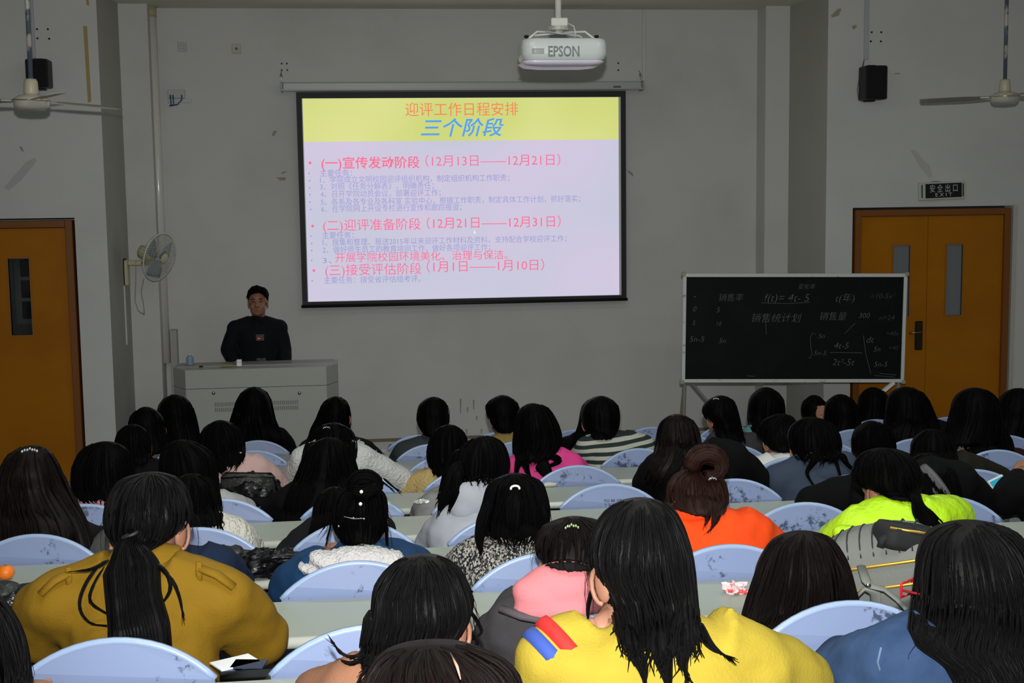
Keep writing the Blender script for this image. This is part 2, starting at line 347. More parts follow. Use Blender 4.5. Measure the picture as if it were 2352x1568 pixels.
# corridor seen through the left door light
cw = MB(); zA, zB = P(40, 770, YA).z, P(40, 594, YA).z
y = YA+.6; cw.box((DLx0-.4, y, 0), (XL-.25, y+.05, 2.6)); o = struct(cw.build('wall_corridor', mat('corridor_wall', (.30, .31, .30), .8)))
r = bpy.data.objects.new('window_1', None); COL.objects.link(r); wx0 = P(42, 600, y).x; r.location = (wx0, y, zA); WL[r.name] = r.location.copy(); struct(r)
zz0, zz1 = P(40, 735, y).z, P(40, 590, y).z
mb = MB(); mb.box((wx0-.03, y-.03, zz0-.03), (wx0+.62, y-.001, zz1+.25)); mb.build('window_frame', M_alu, r)
for i in range(4):
    h_ = (zz1-zz0)/3; za = zz0+i*h_+.012
    mb = MB(); mb.box((wx0+.02, y-.036, za), (wx0+.6, y-.03, za+h_-.03)); mb.build('pane', M_dark, r)
# ------------------------------------------------------------------ projection screen
xs0, xs1 = -.477*YB/12.1+.004, 2.50*YB/12.1
YS = YB-.10
z1_, z0_ = P(1060, 210, YS).z, P(1060, 693, YS).z
xs0, xs1 = P(687, 450, YS).x, P(1438, 450, YS).x
scr = empty('projection_screen', ((xs0+xs1)/2, YS, z0_), 'pull-down projection screen with black border showing a lit schedule slide', 'projection screen')
mb = MB(); mb.box((xs0, YS-.002, z0_), (xs1, YS+.003, z1_)); mb.build('screen_cloth', mat('screen_black', (.004, .005, .009), .6), scr)
mb = MB(); mb.tube([(xs0-.01, YS, z0_-.01), (xs1+.01, YS, z0_-.01)], .014, 12); mb.build('bottom_bar', M_black, scr, smooth=True)
bw = .048
wx0_, wx1_ = xs0+bw, xs1-bw; wz0, wz1 = z0_+.03, z1_-.055
mb = MB(); mb.box((wx0_, YS-.004, wz0), (wx1_, YS-.0015, wz1)); mb.build('white_field', mat('screen_white', (.7, .7, .72), .8), scr)
def emit_mat(name, c1, c2, s, scale=1.2):
    m = bpy.data.materials.new(name); m.use_nodes = True; nt = m.node_tree; b = nt.nodes['Principled BSDF']
    b.inputs['Base Color'].default_value = (.02, .02, .02, 1); b.inputs['Roughness'].default_value = .9; b.inputs['Specular IOR Level'].default_value = 0
    tc = nt.nodes.new('ShaderNodeTexCoord'); n = nt.nodes.new('ShaderNodeTexNoise'); n.inputs['Scale'].default_value = scale; n.inputs['Detail'].default_value = 1
    r = nt.nodes.new('ShaderNodeValToRGB'); r.color_ramp.elements[0].position = .35; r.color_ramp.elements[1].position = .65
    r.color_ramp.elements[0].color = (*c1, 1); r.color_ramp.elements[1].color = (*c2, 1)
    nt.links.new(tc.outputs['Object'], n.inputs['Vector']); nt.links.new(n.outputs['Fac'], r.inputs['Fac']); nt.links.new(r.outputs['Color'], b.inputs['Emission Color'])
    b.inputs['Emission Strength'].default_value = s; MATS[name] = m; return m
E_ = .93
Ms = emit_mat('slide_lilac', lin((205, 206, 226)), lin((218, 206, 232)), E_, .9)
My = emit_mat('slide_yellow', lin((214, 222, 128)), lin((228, 232, 150)), E_, .9)
Mp = emit_mat('slide_pink', lin((248, 118, 160)), lin((250, 112, 140)), 1)
Mb = emit_mat('slide_violet', lin((150, 150, 205)), lin((155, 158, 215)), 1)
Mbl = emit_mat('slide_blue', lin((80, 160, 238)), lin((90, 165, 240)), 1)
Mo = emit_mat('slide_orange', lin((238, 140, 95)), lin((240, 135, 90)), 1)
sx0, sx1 = P(692, 450, YS).x+.035, P(1420, 450, YS).x
sz0, sz1 = wz0+.004, P(1060, 225, YS).z; szy = P(1060, 323, YS).z
sx0, sx1 = wx0_+.008, P(1421, 450, YS).x
mb = MB(); mb.box((sx0, YS-.007, sz0), (sx1, YS-.004, szy)); mb.build('slide_body', Ms, scr)
mb = MB(); mb.box((sx0, YS-.007, szy), (sx1, YS-.004, sz1)); mb.build('slide_heading_band', My, scr)
def sl(u0, u1, v, em, s, m, off=0, shear=0):
    a = P(u0, v, YS-.008); b = P(u1, v, YS-.008)
    text_mesh(s, 'slide_text', (a.x, YS-.0085, a.z), width=b.x-a.x, height=em*12.1/FPX*1.06, m=m, parent=scr, offset=off, shear=shear, depth=.001)
sl(931, 1190, 252, 31, '迎评工作日程安排', Mo); sl(966, 1157, 294, 41, '三个阶段', Mbl, .012, .25)
BUL = [(712, 374, 1), (710, 398, 0), (711, 415, 0), (711, 431, 0), (712, 447, 0), (712, 464, 0), (714, 481, 0), (718, 519, 1), (714, 542, 0), (716, 559, 0), (716, 575, 0), (716, 598, 0), (721, 621, 1), (717, 645, 0)]
for u, v, big in BUL:
    c = P(u, v, YS-.009); mb = MB(); mb.tube([(c.x, YS-.0095, c.z), (c.x, YS-.007, c.z)], .013 if big else .007, 12); mb.build('slide_bullet', Mp if big else Mb, scr)
sl(738, 964, 375, 27, '(一)宣传发动阶段', Mp, .012); sl(977, 1287, 370, 27, '（12月13日——12月21日）', Mp)
sl(742, 966, 518, 27, '(二)迎评准备阶段', Mp); sl(980, 1288, 513, 27, '（12月21日——12月31日）', Mp)
sl(747, 968, 621, 27, '(三)接受评估阶段', Mp); sl(980, 1250, 613, 27, '（1月1日——1月10日）', Mp)
for u0, u1, v, s in ((735, 808, 398, '主要任务：'), (735, 1170, 413, '1、学院成立文明校园迎评组织机构，制定组织机构工作职责；'), (735, 996, 429, '3、对照《任务分解表》，明确责任；'), (736, 1012, 446, '4、召开学院动员会议，部署迎评工作；'), (737, 1333, 464, '5、各系及各专业及各科室 实验中心，根据工作职责，制定具体工作计划，抓好落实；'), (738, 1060, 480, '6、在学院网上开设专栏进行宣传和跟踪报道；'), (740, 812, 541, '主要任务：'), (741, 1301, 557, '1、搜集和整理、报送2015年以来迎评工作材料及资料，支持配合学校迎评工作；'), (741, 1126, 574, '2、做好师生员工的教育培训工作，做好各项迎评工作；'), (741, 762, 598, '3、'), (744, 966, 644, '主要任务：接受省评估组考评。')):
    sl(u0, u1, v, 16, s, Mb, -.004)
sl(770, 1166, 592, 22, '开展学院校园环境美化、治理与保洁。', Mp)
c = P(1091, 533, YS-.01); mb = MB(); mb.prism([(c.x-.012, c.z+.02), (c.x-.012, c.z-.018), (c.x-.002, c.z-.01), (c.x+.016, c.z-.01)], .001, Matrix.Translation((0, YS-.0095, 0))); mb.build('mouse_pointer', mat('pointer', (.0, .0, .0), .5, emit=(lin((215, 240, 235)), 1)), scr)
# screen case
a = P(649, 198, YB-.1); b = P(1472, 196, YB-.1)
case = empty('screen_case', (a.x, YB-.1, a.z-.05), 'long light grey roller case above the projection screen', 'screen case')
zt, zb = P(1060, 188, YB-.12).z, P(1060, 207, YB-.12).z
mb = MB(); mb.box((a.x, YB-.16, zb), (b.x, YB-.02, zt), bev=.012); mb.build('roller_case', mat('case_grey', (.42, .46, .46), .35), case)
mb = MB(); mb.box((a.x, YB-.167, zb-.004), (b.x, YB-.16, zb+.012)); mb.build('case_lip', mat('case_lip', (.36, .38, .38), .4), case)
for xx in (a.x-.008, b.x+.008):
    mb = MB(); mb.box((xx-.008, YB-.17, zb-.01), (xx+.008, YB-.015, zt+.006), bev=.003); mb.build('end_cap', mat('cap_grey', (.3, .32, .32), .4), case)
mb = MB(); q = P(1418, 199, YB-.17); mb.box((q.x-.035, YB-.163, q.z-.008), (q.x+.035, YB-.16, q.z+.008)); mb.build('name_plate', mat('plate_blue', (.05, .09, .14), .4), case)
for uu in (646, 1470):
    q = P(uu, 175, YB-.05); mb = MB()
    mb.tube([(q.x, YB-.02, q.z+.05), (q.x, YB-.05, q.z+.03), (q.x+.008, YB-.07, q.z), (q.x, YB-.07, q.z-.03), (q.x-.008, YB-.07, q.z), (q.x, YB-.05, q.z+.03)], .005, 8); mb.build('hook', M_steel, case, smooth=True)
# ------------------------------------------------------------------ projector
YP = 7.2
c = P(1283, 115, YP); S_ = YP/FPX
pr = empty('projector', (c.x, YP, P(1283, 150, YP).z), 'white ceiling mounted projector hanging above the audience', 'projector')
def rrect(w, d, r, n=6):
    o = []
    for cx, cy, a0 in ((w-r, d-r, 0), (-w+r, d-r, 90), (-w+r, -d+r, 180), (w-r, -d+r, 270)):
        for i in range(n+1):
            t = math.radians(a0+90*i/n); o.append((cx+r*math.cos(t), cy+r*math.sin(t)))
    return o
hw = 97*S_; zt = P(1283, 88, YP-.12).z; zb = P(1283, 138, YP-.12).z
mb = MB(); rs = []; hh = zt-zb; xc_ = P(1290, 115, YP).x
for f, s in ((0, .90), (.08, .96), (.3, 1), (.75, 1), (.93, .975), (1, .92)): rs.append([Vector((xc_+x*s, YP+y_*s, zb+hh*f)) for x, y_ in rrect(hw, .15, .07)])
M_proj = mat('projector_shell', (.60, .64, .63), .3, .5)
mb.rings(rs); mb.build('shell', M_proj, pr, smooth=True)
zl = P(1283, 152, YP-.12).z; mb = MB(); rs = []
for f, s, dz in ((0, .60, 0), (.25, .85, 0), (.8, .97, 0), (1, .93, 0)): rs.append([Vector((xc_-.006+x*s*1.0, YP+y_*s, zl+(zb-zl)*f)) for x, y_ in rrect(hw*1.01, .15, .07)])
mb.rings(rs); mb.build('lower_tray', mat('projector_tray', (.66, .62, .72), .25), pr, smooth=True)
text_mesh('EPSON', 'brand_lettering', (P(1295, 117, YP-.15).x, YP-.1515, P(1295, 117, YP-.15).z), width=70*S_, height=24*S_*1.35, m=mat('letter_grey', (.22, .25, .26), .4), parent=pr, offset=.015, align='C')
a = P(1236, 117, YP-.15); mb = MB()
for i in range(7): mb.box((a.x-.032, YP-.153, a.z-.014+i*.0042), (a.x+.032, YP-.149, a.z-.0115+i*.0042))
mb.build('rear_vent', mat('vent_grey', (.27, .29, .29), .5), pr)
mb = MB(); mb.tube([(c.x, YP, P(1283, 44, YP).z), (c.x, YP, ZC)], 7.2*S_, 20); mb.build('ceiling_pole', M_white, pr, smooth=True)
zq = P(1283, 62, YP).z; mb = MB(); mb.box((c.x-.045, YP-.045, zq), (c.x+.045, YP+.045, P(1283, 43, YP).z), bev=.004); mb.build('mount_block', M_white, pr)
mb = MB(); mb.tube([(c.x, YP, zq-.02), (c.x, YP, zq)], .06, 16); mb.tube([(c.x, YP, zq-.035), (c.x, YP, zq-.02)], .03, 12); mb.build('swivel', mat('mount_grey', (.4, .4, .36), .4), pr)
for dx, dy in ((-.13, -.09), (.13, -.09), (-.13, .09), (.13, .09)):
    mb = MB(); mb.tube([(c.x, YP, zq-.03), (c.x+dx, YP+dy, zq-.036), (c.x+dx*1.35, YP+dy*1.2, zt+.0)], .006, 8); mb.build('mount_arm', M_white, pr, smooth=True)
for u in (1209, 1370):
    q = P(u, 84, YP-.03); mb = MB(); mb.ell(q, (.014, .014, .009), 10, 6); mb.tube([q, q-Vector((0, 0, .02))], .005, 8); mb.build('thumb_screw', M_black, pr)
mb = MB(); q1 = P(1300, 52, YP-.03); mb.tube([q1, P(1318, 60, YP-.05), P(1322, 75, YP-.06), P(1320, 88, YP-.05)], .004, 8); mb.tube([P(1270, 60, YP-.05), P(1255, 72, YP-.07), P(1290, 78, YP-.07), P(1320, 76, YP-.06)], .003, 8); mb.build('signal_cable', mat('cable_white', (.5, .5, .5), .5), pr, smooth=True)
# ------------------------------------------------------------------ wall boxes
def plate(u0, v0, u1, v1, lab, hole):
    a = P(u0, v0, YB); b = P(u1, v1, YB); mb = MB(); mb.box((a.x, YB-.012, b.z), (b.x, YB, a.z), bev=.003)
    o = mb.build('wall_plate', mat('plate_'+str(hole), (.46, .46, .45) if not hole else (.47, .45, .36), .5), origin=(a.x, YB-.012, b.z)); tag(o, lab, 'socket plate')
    c = (a+b)/2; mb = MB()
    if hole: mb.tube([(c.x, YB-.014, c.z), (c.x, YB-.01, c.z)], .011, 10)
    else:
        for dz in (.012, -.016): mb.box((c.x-.02, YB-.014, c.z+dz), (c.x-.006, YB-.011, c.z+dz+.006)); mb.box((c.x+.006, YB-.014, c.z+dz), (c.x+.02, YB-.011, c.z+dz+.006))
    mb.build('socket_hole', M_dark if hole else M_scuff, o)
plate(408, 97, 430, 119, 'white socket plate high on the wall beside the corner pipe', 0)
plate(532, 101, 554, 123, 'yellowed wall plate with one round hole', 1)
q = P(405, 217, YB); nb = empty('cable_outlet', (q.x, YB, q.z), 'white cable outlet box with three blue cables beside the pipe', 'outlet box')
a = P(386, 206, YB); b = P(426, 226, YB); mb = MB(); mb.box((a.x, YB-.03, b.z), (b.x, YB, a.z), bev=.004); mb.build('box_cover', mat('outlet_grey', (.45, .45, .45), .5), nb)
a = P(386, 227, YB); b = P(441, 236, YB); mb = MB(); mb.box((a.x, YB-.02, b.z), (b.x, YB, a.z), bev=.003); mb.build('cable_tray', M_wall, nb)
for u0, u1 in ((391, 393), (397, 399), (417, 408)):
    mb = MB(); mb.tube([P(u0, 218, YB-.035), P(u0+1, 228, YB-.04), P(u1, 240, YB-.04), P(390, 243, YB-.03)], .006, 8); mb.build('blue_cable', mat('cable_blue', (.02, .09, .2), .4), nb, smooth=True)
# loudspeakers
for (u0, v0, u1, v1, lab) in ((62, 137, 117, 202, 'black box loudspeaker on the left wall behind the fan'), (1981, 152, 2030, 229, 'black box loudspeaker on the right wall above the door')):
    a = P(u0, v0, YA-.12); b = P(u1, v1, YA-.12); sp = empty('wall_loudspeaker', ((a.x+b.x)/2, YA, b.z), lab, 'loudspeaker')
    mb = MB(); mb.box((a.x, YA-.2, b.z), (b.x, YA-.03, a.z), bev=.01); mb.build('cabinet', M_black, sp)
    mb = MB(); mb.box((a.x+.012, YA-.206, b.z+.012), (b.x-.012, YA-.2, a.z-.012), bev=.002); mb.build('front_grille', mat('grille', (.003, .003, .005), .9), sp)
    mb = MB(); mb.box(((a.x+b.x)/2-.04, YA-.1, a.z), ((a.x+b.x)/2+.03, YA, a.z+.012), bev=.003); mb.box(((a.x+b.x)/2-.04, YA-.1, b.z-.012), ((a.x+b.x)/2+.03, YA, b.z), bev=.003); mb.build('wall_bracket', M_black, sp)
    if u0 > 500:
        mb = MB(); mb.tube([P(1985, 137, YA-.02), P(1974, 175, YA-.03), P(1969, 205, YA-.03), P(1972, 230, YA-.03), P(1980, 233, YA-.03), P(1988, 228, YA-.04)], .0035, 6); mb.tube([P(1985, 137, YA-.02), P(1978, 190, YA-.03), P(1976, 222, YA-.03), P(1982, 233, YA-.03)], .003, 6); mb.build('speaker_wire', mat('wire_grey', (.12, .12, .12), .5), sp, smooth=True)
# exit sign
a = P(2108, 418, YA); b = P(2213, 458, YA); ex = empty('exit_sign', (a.x, YA, b.z), 'black and cream exit sign box above the right door', 'sign')
RX = Matrix.Translation(((a.x+b.x)/2, YA, (a.z+b.z)/2)) @ Matrix.Rotation(math.radians(-1.6), 4, 'Y')
W2, H2 = (b.x-a.x)/2, (a.z-b.z)/2
mb = MB(); mb.box((-W2, -.035, -H2), (W2, 0, H2), RX, bev=.006); mb.build('sign_housing', M_cream, ex)
mb = MB(); mb.box((-W2+.055, -.038, -H2+.018), (W2-.035, -.035, H2-.014), RX); mb.build('sign_face', mat('sign_black', (.004, .005, .005), .3), ex)
for xx in (-W2+.024, W2-.022):
    mb = MB(); mb.box((xx-.006, -.038, -H2+.022), (xx+.006, -.035, H2-.02), RX); mb.build('green_bar', mat('sign_green', (.01, .09, .05), .3), ex)
M_sl = mat('sign_letter', (.42, .5, .5), .5)
cx = .010; xd = (RX.to_3x3() @ Vector((1, 0, 0))); zd = (RX.to_3x3() @ Vector((0, 0, 1)))
text_mesh('安 全 出 口', 'sign_lettering', RX @ Vector((cx, -.0385, .02)), width=2*W2*.60, height=.072, xd=xd, zd=zd, m=M_sl, parent=ex, align='C', offset=.01)
text_mesh('E X I T', 'sign_lettering', RX @ Vector((cx, -.0385, -.032)), width=2*W2*.36, height=.042, xd=xd, zd=zd, m=M_sl, parent=ex, align='C', offset=.02)
mb = MB(); mb.tube([(0, -.01, H2), (-.06, -.01, H2+.006), (-.1, -.01, H2)], .004, 6); vs = mb.v; mb.v = [RX @ q for q in vs]; mb.build('hanging_wire', M_grey, ex)
# ------------------------------------------------------------------ ceiling fans
def ceil_fan(uh, vh, Y, r, angs, lab, tilt):
    h = P(uh, vh, Y); f = empty('ceiling_fan', (h.x, Y, h.z-.04), lab, 'ceiling fan')
    M = Matrix.Translation(h) @ Matrix.Rotation(math.radians(tilt), 4, 'Y')
    prof = [(.02, -.055), (.075, -.05), (.098, -.03), (.10, -.01), (.105, 0), (.10, .012), (.07, .03), (.03, .04)]
    mb = MB(); mb.rings([[M @ Vector((a*math.cos(t*math.pi/14), a*math.sin(t*math.pi/14), z)) for t in range(28)] for a, z in prof]); mb.build('motor_housing', mat('fan_enamel', (.5, .49, .44), .25, coat=.3), f, smooth=True)
    mb = MB(); mb.rings([[M @ Vector((a*math.cos(t*math.pi/14), a*math.sin(t*math.pi/14), z)) for t in range(28)] for a, z in ((.107, -.003), (.109, .001), (.107, .005))], cap=False); mb.build('gilt_ring', mat('gilt', (.45, .38, .15), .3, metal=.7), f, smooth=True)
    mb = MB(); mb.rings([[M @ Vector((a*math.cos(t*math.pi/9), a*math.sin(t*math.pi/9), z)) for t in range(18)] for a, z in ((.036, .03), (.042, .05), (.038, .11), (.03, .125))]); mb.build('canopy_cup', mat('fan_cup', (.5, .46, .34), .4), f, smooth=True)
    mb = MB(); top = M @ Vector((0, 0, .1)); mb.tube([top, Vector((top.x-(math.tan(math.radians(tilt)))*-(ZC-top.z)*.3, top.y, ZC))], .0135, 12); mb.build('down_rod', mat('rod_worn', (.07, .10, .13), .4, vary=(6, (.45, .43, .38), .52, .56)), f, smooth=True)
    for a in angs:
        A = math.radians(a); Mr = M @ Matrix.Rotation(A, 4, 'Z')
        mb = MB(); ns = 8; rs = []
        for j in range(ns+1):
            t = j/ns; x = .10+(r-.10)*t; wd = .03+.04*min(1, t*3); pit = math.radians(11)
            if t > .93: wd *= .8
            sec = []
            for k_ in range(8):
                q = 2*math.pi*k_/8; yy = wd*math.cos(q); zz = .003*math.sin(q)+.006*(1-(yy/wd)**2)
                sec.append(Mr @ Vector((x, yy*math.cos(pit)-zz*math.sin(pit), yy*math.sin(pit)+zz*math.cos(pit))))
            rs.append(sec)
        mb.rings(rs); b_ = mb.build('blade', mat('blade_enamel', (.36, .35, .32), .35), f, smooth=True)
        mb = MB(); mb.box((.06, -.018, -.004), (.17, .018, .006), Mr, bev=.002); mb.build('blade_iron', M_cream, b_)
ceil_fan(72, 232, 8.0, .64, (52, -66, 174), 'white ceiling fan in front of the left loudspeaker', 1.5)
ceil_fan(2308, 222, 9.4, .60, (150, 30, -90), 'white ceiling fan at the upper right edge', -1.0)
# ------------------------------------------------------------------ wall fan
fc = P(366, 590, 11.45); wf = empty('wall_fan', (XL, 11.7, P(298, 650, 11.7).z), 'cream oscillating wall fan on the left return', 'fan')
br = P(298, 605, 11.72); M_wf = mat('fan_cream', (.56, .52, .33), .35); 
mb = MB(); z0, z1 = P(298, 655, 11.72).z, P(298, 596, 11.72).z
mb.box((XL, 11.64, z0), (XL+.035, 11.76, z1), bev=.01); mb.box((XL+.03, 11.66, z1-.05), (XL+.17, 11.73, z1-.005), bev=.01); mb.build('bracket_arm', M_wf, wf)
mb = MB(); mb.box((XL-.0, 11.63, z0+.01), (XL+.006, 11.77, z1+.012), bev=.002); mb.build('wall_plate', M_black, wf)
nrm = Vector((.84, -.47, -.24)).normalized(); q = nrm.to_track_quat('Z', 'Y').to_matrix().to_4x4(); MF = Matrix.Translation(fc) @ q
mb = MB(); mb.rings([[MF @ Vector((a*math.cos(t*math.pi/12), a*math.sin(t*math.pi/12), z)) for t in range(24)] for a, z in ((.035, -.2), (.055, -.19), (.06, -.1), (.04, -.05))]); mb.build('motor_housing', M_wf, wf, smooth=True)
pv = MF @ Vector((0, 0, -.12)); mb = MB(); mb.tube([(XL+.15, 11.695, z1-.03), (pv.x, pv.y, z1-.02), pv], .018, 10); mb.build('pivot_neck', mat('pivot_amber', (.5, .33, .06), .4), wf, smooth=True)
M_wire = mat('cage_wire', (.62, .64, .58), .35)
mb = MB(); R_ = .205
for i in range(48):
    t = 2*math.pi*i/48; pts = []
    for a in range(9):
        s = a/8; rr = .045+(R_-.045)*math.sin(s*math.pi/2); zz = .055*math.cos(s*math.pi/2); tt = t+.5*s
        pts.append(MF @ Vector((rr*math.cos(tt), rr*math.sin(tt), zz)))
    mb.tube(pts, .0012, 3)
for rr in (.075, .105, .135, .165): mb.tube([MF @ Vector((rr*math.cos(t*math.pi/18), rr*math.sin(t*math.pi/18), .056*math.cos(math.asin(min(1, rr/R_))))) for t in range(37)], .0012, 3)
mb.tube([MF @ Vector((R_*math.cos(t*math.pi/24), R_*math.sin(t*math.pi/24), 0)) for t in range(49)], .006, 8)
for i in range(40):
    t = 2*math.pi*i/40; mb.tube([MF @ Vector((rr*math.cos(t), rr*math.sin(t), zz)) for rr, zz in ((R_, 0), (R_*.93, -.04), (.1, -.075), (.05, -.08))], .0012, 3)
mb.build('cage', M_wire, wf, smooth=True)
for i in range(3):
    mb = MB(); A = math.radians(120*i+20); rs = []
    for j in range(7):
        x = .03+.14*j/6; wd = .03+.045*math.sin(min(1, j/4)*math.pi/2); sec = []
        for s_ in (-1, -.5, 0, .5, 1): sec.append(MF @ Matrix.Rotation(A, 4, 'Z') @ Vector((x, wd*s_, .02*s_-.015)))
        for s_ in (1, .5, 0, -.5, -1): sec.append(MF @ Matrix.Rotation(A, 4, 'Z') @ Vector((x, wd*s_, .02*s_-.017)))
        rs.append(sec)
    mb.rings(rs); mb.build('fan_blade', mat('blade_blue', (.20, .26, .28), .3), wf, smooth=True)
mb = MB(); mb.ell(MF @ Vector((0, 0, .055)), (.045, .045, .01), 16, 6, M=q); mb.build('hub_badge', mat('badge', (.55, .50, .36), .35), wf, smooth=True)
mb = MB(); mb.tube([P(312, 600, 11.66), P(312, 640, 11.68), P(310, 690, 11.7), P(318, 714, 11.7), P(331, 722, 11.66), P(330, 700, 11.6), P(324, 670, 11.58), P(330, 640, 11.55)], .004, 8); mb.build('power_cord', mat('cord_grey', (.33, .33, .33), .5), wf, smooth=True)
# ------------------------------------------------------------------ podium
pz = ZS; YPF = 10.72; a = P(425, 851, YPF); b = P(749, 841, YPF); ptz = (a.z+b.z)/2
x0, x1 = a.x, b.x; xo0, xo1 = P(398, 850, YPF+.2).x, P(775, 840, YPF+.2).x
pod = empty('podium', ((x0+x1)/2, YPF, pz), 'grey metal multimedia podium at the left of the stage', 'podium')
M_pod = mat('podium_enamel', (.40, .41, .38), .5, .4, bump=(300, .1, .001))
plan = [(x0, YPF), (x1, YPF), (xo1, YPF+.2), (xo1, YPF+.46), (xo0, YPF+.46), (xo0, YPF+.2)]
zm = P(590, 889, YPF).z
def plan_prism(z0, z1, off=0):
    mb = MB(); mb.rings([[Vector((x, y_, z0)) for x, y_ in plan], [Vector((x, y_, z1)) for x, y_ in plan]]); return mb
plan_prism(pz, zm-.002).build('lower_cabinet', M_pod, pod)
o = plan_prism(zm+.002, ptz).build('upper_fascia', M_pod, pod)
mb = MB(); mb.box((x0+.01, YPF-.004, pz+.03), (x1-.01, YPF, zm-.006)); dpan = mb.build('front_panel', M_pod, pod)
for u in (491, 688):
    c = P(u, 902, YPF); mb = MB(); mb.tube([(c.x, YPF-.012, c.z), (c.x, YPF-.003, c.z)], .013, 14); mb.ell((c.x, YPF-.012, c.z), (.009, .004, .009), 10, 6); mb.build('lock', M_steel, dpan, smooth=True)
a = P(495, 935, YPF); b = P(684, 930, YPF); mb = MB(); n = 44
for i in range(n):
    x = a.x+(b.x-a.x)*i/(n-1); 
    for dz in (-.022, .022): mb.box((x-.0035, YPF-.006, a.z+dz-.016), (x+.0035, YPF-.003, a.z+dz+.016))
vg = mb.build('vent_louvres', mat('vent_dark', (.16, .17, .16), .6), dpan); vg['kind'] = 'stuff'
mb = MB(); mb.box((xo0+.03, YPF+.2, ptz), (xo1-.03, YPF+.45, ptz+.006)); mb.build('worktop', mat('podium_top', (.3, .3, .29), .4), pod)
# things on the podium
def on_pod(u, dy=.12): return P(u, 846, YPF+dy).x, YPF+dy
x, y_ = on_pod(437, .3); bz = ptz+.007
bo = empty('water_bottle', (x, y_, bz), 'clear plastic water bottle at the left end of the podium', 'bottle')
mb = MB(); mb.rings([[Vector((x+r_*math.cos(t*math.pi/8), y_+r_*math.sin(t*math.pi/8), bz+z)) for t in range(16)] for r_, z in ((.028, 0), (.03, .005), (.03, .03), (.027, .035), (.03, .04), (.03, .062), (.012, .078), (.012, .082))]); mb.build('bottle_body', mat('pet_blue', (.35, .5, .62), .1, .6, trans=.5), bo, smooth=True)
mb = MB(); mb.tube([(x, y_, bz+.082), (x, y_, bz+.094)], .014, 12); mb.build('cap', mat('cap_white', (.6, .65, .7), .4), bo, smooth=True)
x, y_ = on_pod(550); mb = MB(); mb.box((x-.02, y_-.02, bz), (x+.02, y_+.02, bz+.055), bev=.004); o = mb.build('small_box', mat('paper_white', (.8, .82, .85), .5), origin=(x, y_, bz)); tag(o, 'small white box standing on the podium by the lecturer', 'box')
mb = MB(); mb.box((x-.021, y_-.021, bz+.035), (x+.021, y_+.021, bz+.037)); mb.build('lid_seam', M_scuff, o)
x, y_ = on_pod(462); mb = MB(); mb.ell((x, y_, bz+.006), (.018, .012, .007), 10, 6); o = mb.build('computer_mouse', M_black, smooth=True, origin=(x, y_, bz)); tag(o, 'dark little clicker lying on the podium top', 'clicker')
x, y_ = on_pod(520, .18); mb = MB(); mb.box((x-.045, y_-.05, bz), (x+.05, y_+.05, bz+.007)); o = mb.build('notebook', mat('kraft', (.42, .34, .18), .7), origin=(x, y_, bz)); tag(o, 'thin tan notebook left of the lecturer on the podium', 'notebook')
mb = MB(); mb.box((x-.043, y_-.048, bz+.002), (x+.051, y_+.048, bz+.005)); mb.build('page_block', mat('paper', (.6, .6, .56), .8), o)
# ------------------------------------------------------------------ chalkboard
yl, yr = 10.42, 10.22
A = P(1568, 628, yl); B = P(2083, 628, yr); C_ = P(1563, 872, yl); D_ = P(2078, 884, yr)
bd = empty('chalkboard', ((A.x+B.x)/2, 10.3, ZS), 'dark green rolling chalkboard with chalk formulas in a pale frame', 'chalkboard')
xd = (B-A); Wd = xd.length; xd.normalize(); zd = (A-C_+B-D_); Hd = zd.length/2; zd = (zd-xd*zd.dot(xd)).normalized(); yd = zd.cross(xd)  # into the room depth
O_ = C_*.5+(D_-xd*Wd)*.5
MBd = Matrix(((xd.x, yd.x, zd.x, O_.x), (xd.y, yd.y, zd.y, O_.y), (xd.z, yd.z, zd.z, O_.z), (0, 0, 0, 1)))
mb = MB(); mb.box((0.01, .0, .01), (Wd-.01, .02, Hd-.01), MBd); mb.build('board_face', mat('board_green', (.0015, .005, .0045), .6, .12, vary=(5, (.003, .008, .007), .4, .8)), bd)
M_bf = mat('board_frame', (.60, .62, .62), .35, .5, vary=(25, (.25, .25, .22), .62, .72))
ft = .028
for bx in (((0, -.012, Hd-ft), (Wd, .03, Hd)), ((0, -.012, 0), (Wd, .03, ft)), ((0, -.012, ft), (ft, .03, Hd-ft)), ((Wd-ft, -.012, ft), (Wd, .03, Hd-ft))):
    mb = MB(); mb.box(*bx, MBd, bev=.003); mb.build('frame_rail', M_bf, bd)
for cx_, cz_ in ((0, 0), (Wd, 0), (0, Hd), (Wd, Hd)):
    mb = MB(); mb.box((cx_-.012 if cx_ == 0 else cx_-.02, -.016, cz_-.012 if cz_ == 0 else cz_-.02), (cx_+.02 if cx_ == 0 else cx_+.012, .034, cz_+.02 if cz_ == 0 else cz_+.012), MBd, bev=.003); mb.build('corner_cap', mat('cap_olive', (.3, .3, .24), .5), bd)
for sx, m_, top in ((.03, M_grey, -.0), (Wd-.03, M_grey, 0)):
    for dy, mm in ((.06, M_grey), (.35, mat('leg_olive', (.25, .22, .10), .5))):
        p0 = MBd @ Vector((sx, .03, .02)); p1 = Vector((p0.x+(.02 if dy > .1 else 0), p0.y+dy, ZS+.03))
        mb = MB(); mb.tube([p0, p1], .014, 8); l_ = mb.build('stand_leg', mm, bd)
        mb = MB(); mb.tube([(p1.x-.01, p1.y, ZS+.02), (p1.x+.01, p1.y, ZS+.02)], .02, 12); mb.build('caster', M_black, l_)
p0 = MBd @ Vector((.08, .03, 0)); mb = MB(); mb.tube([p0, p0+Vector((.34, .0, -.40)), p0+Vector((.40, 0, -.47))], .012, 8); mb.build('brace', M_grey, bd)
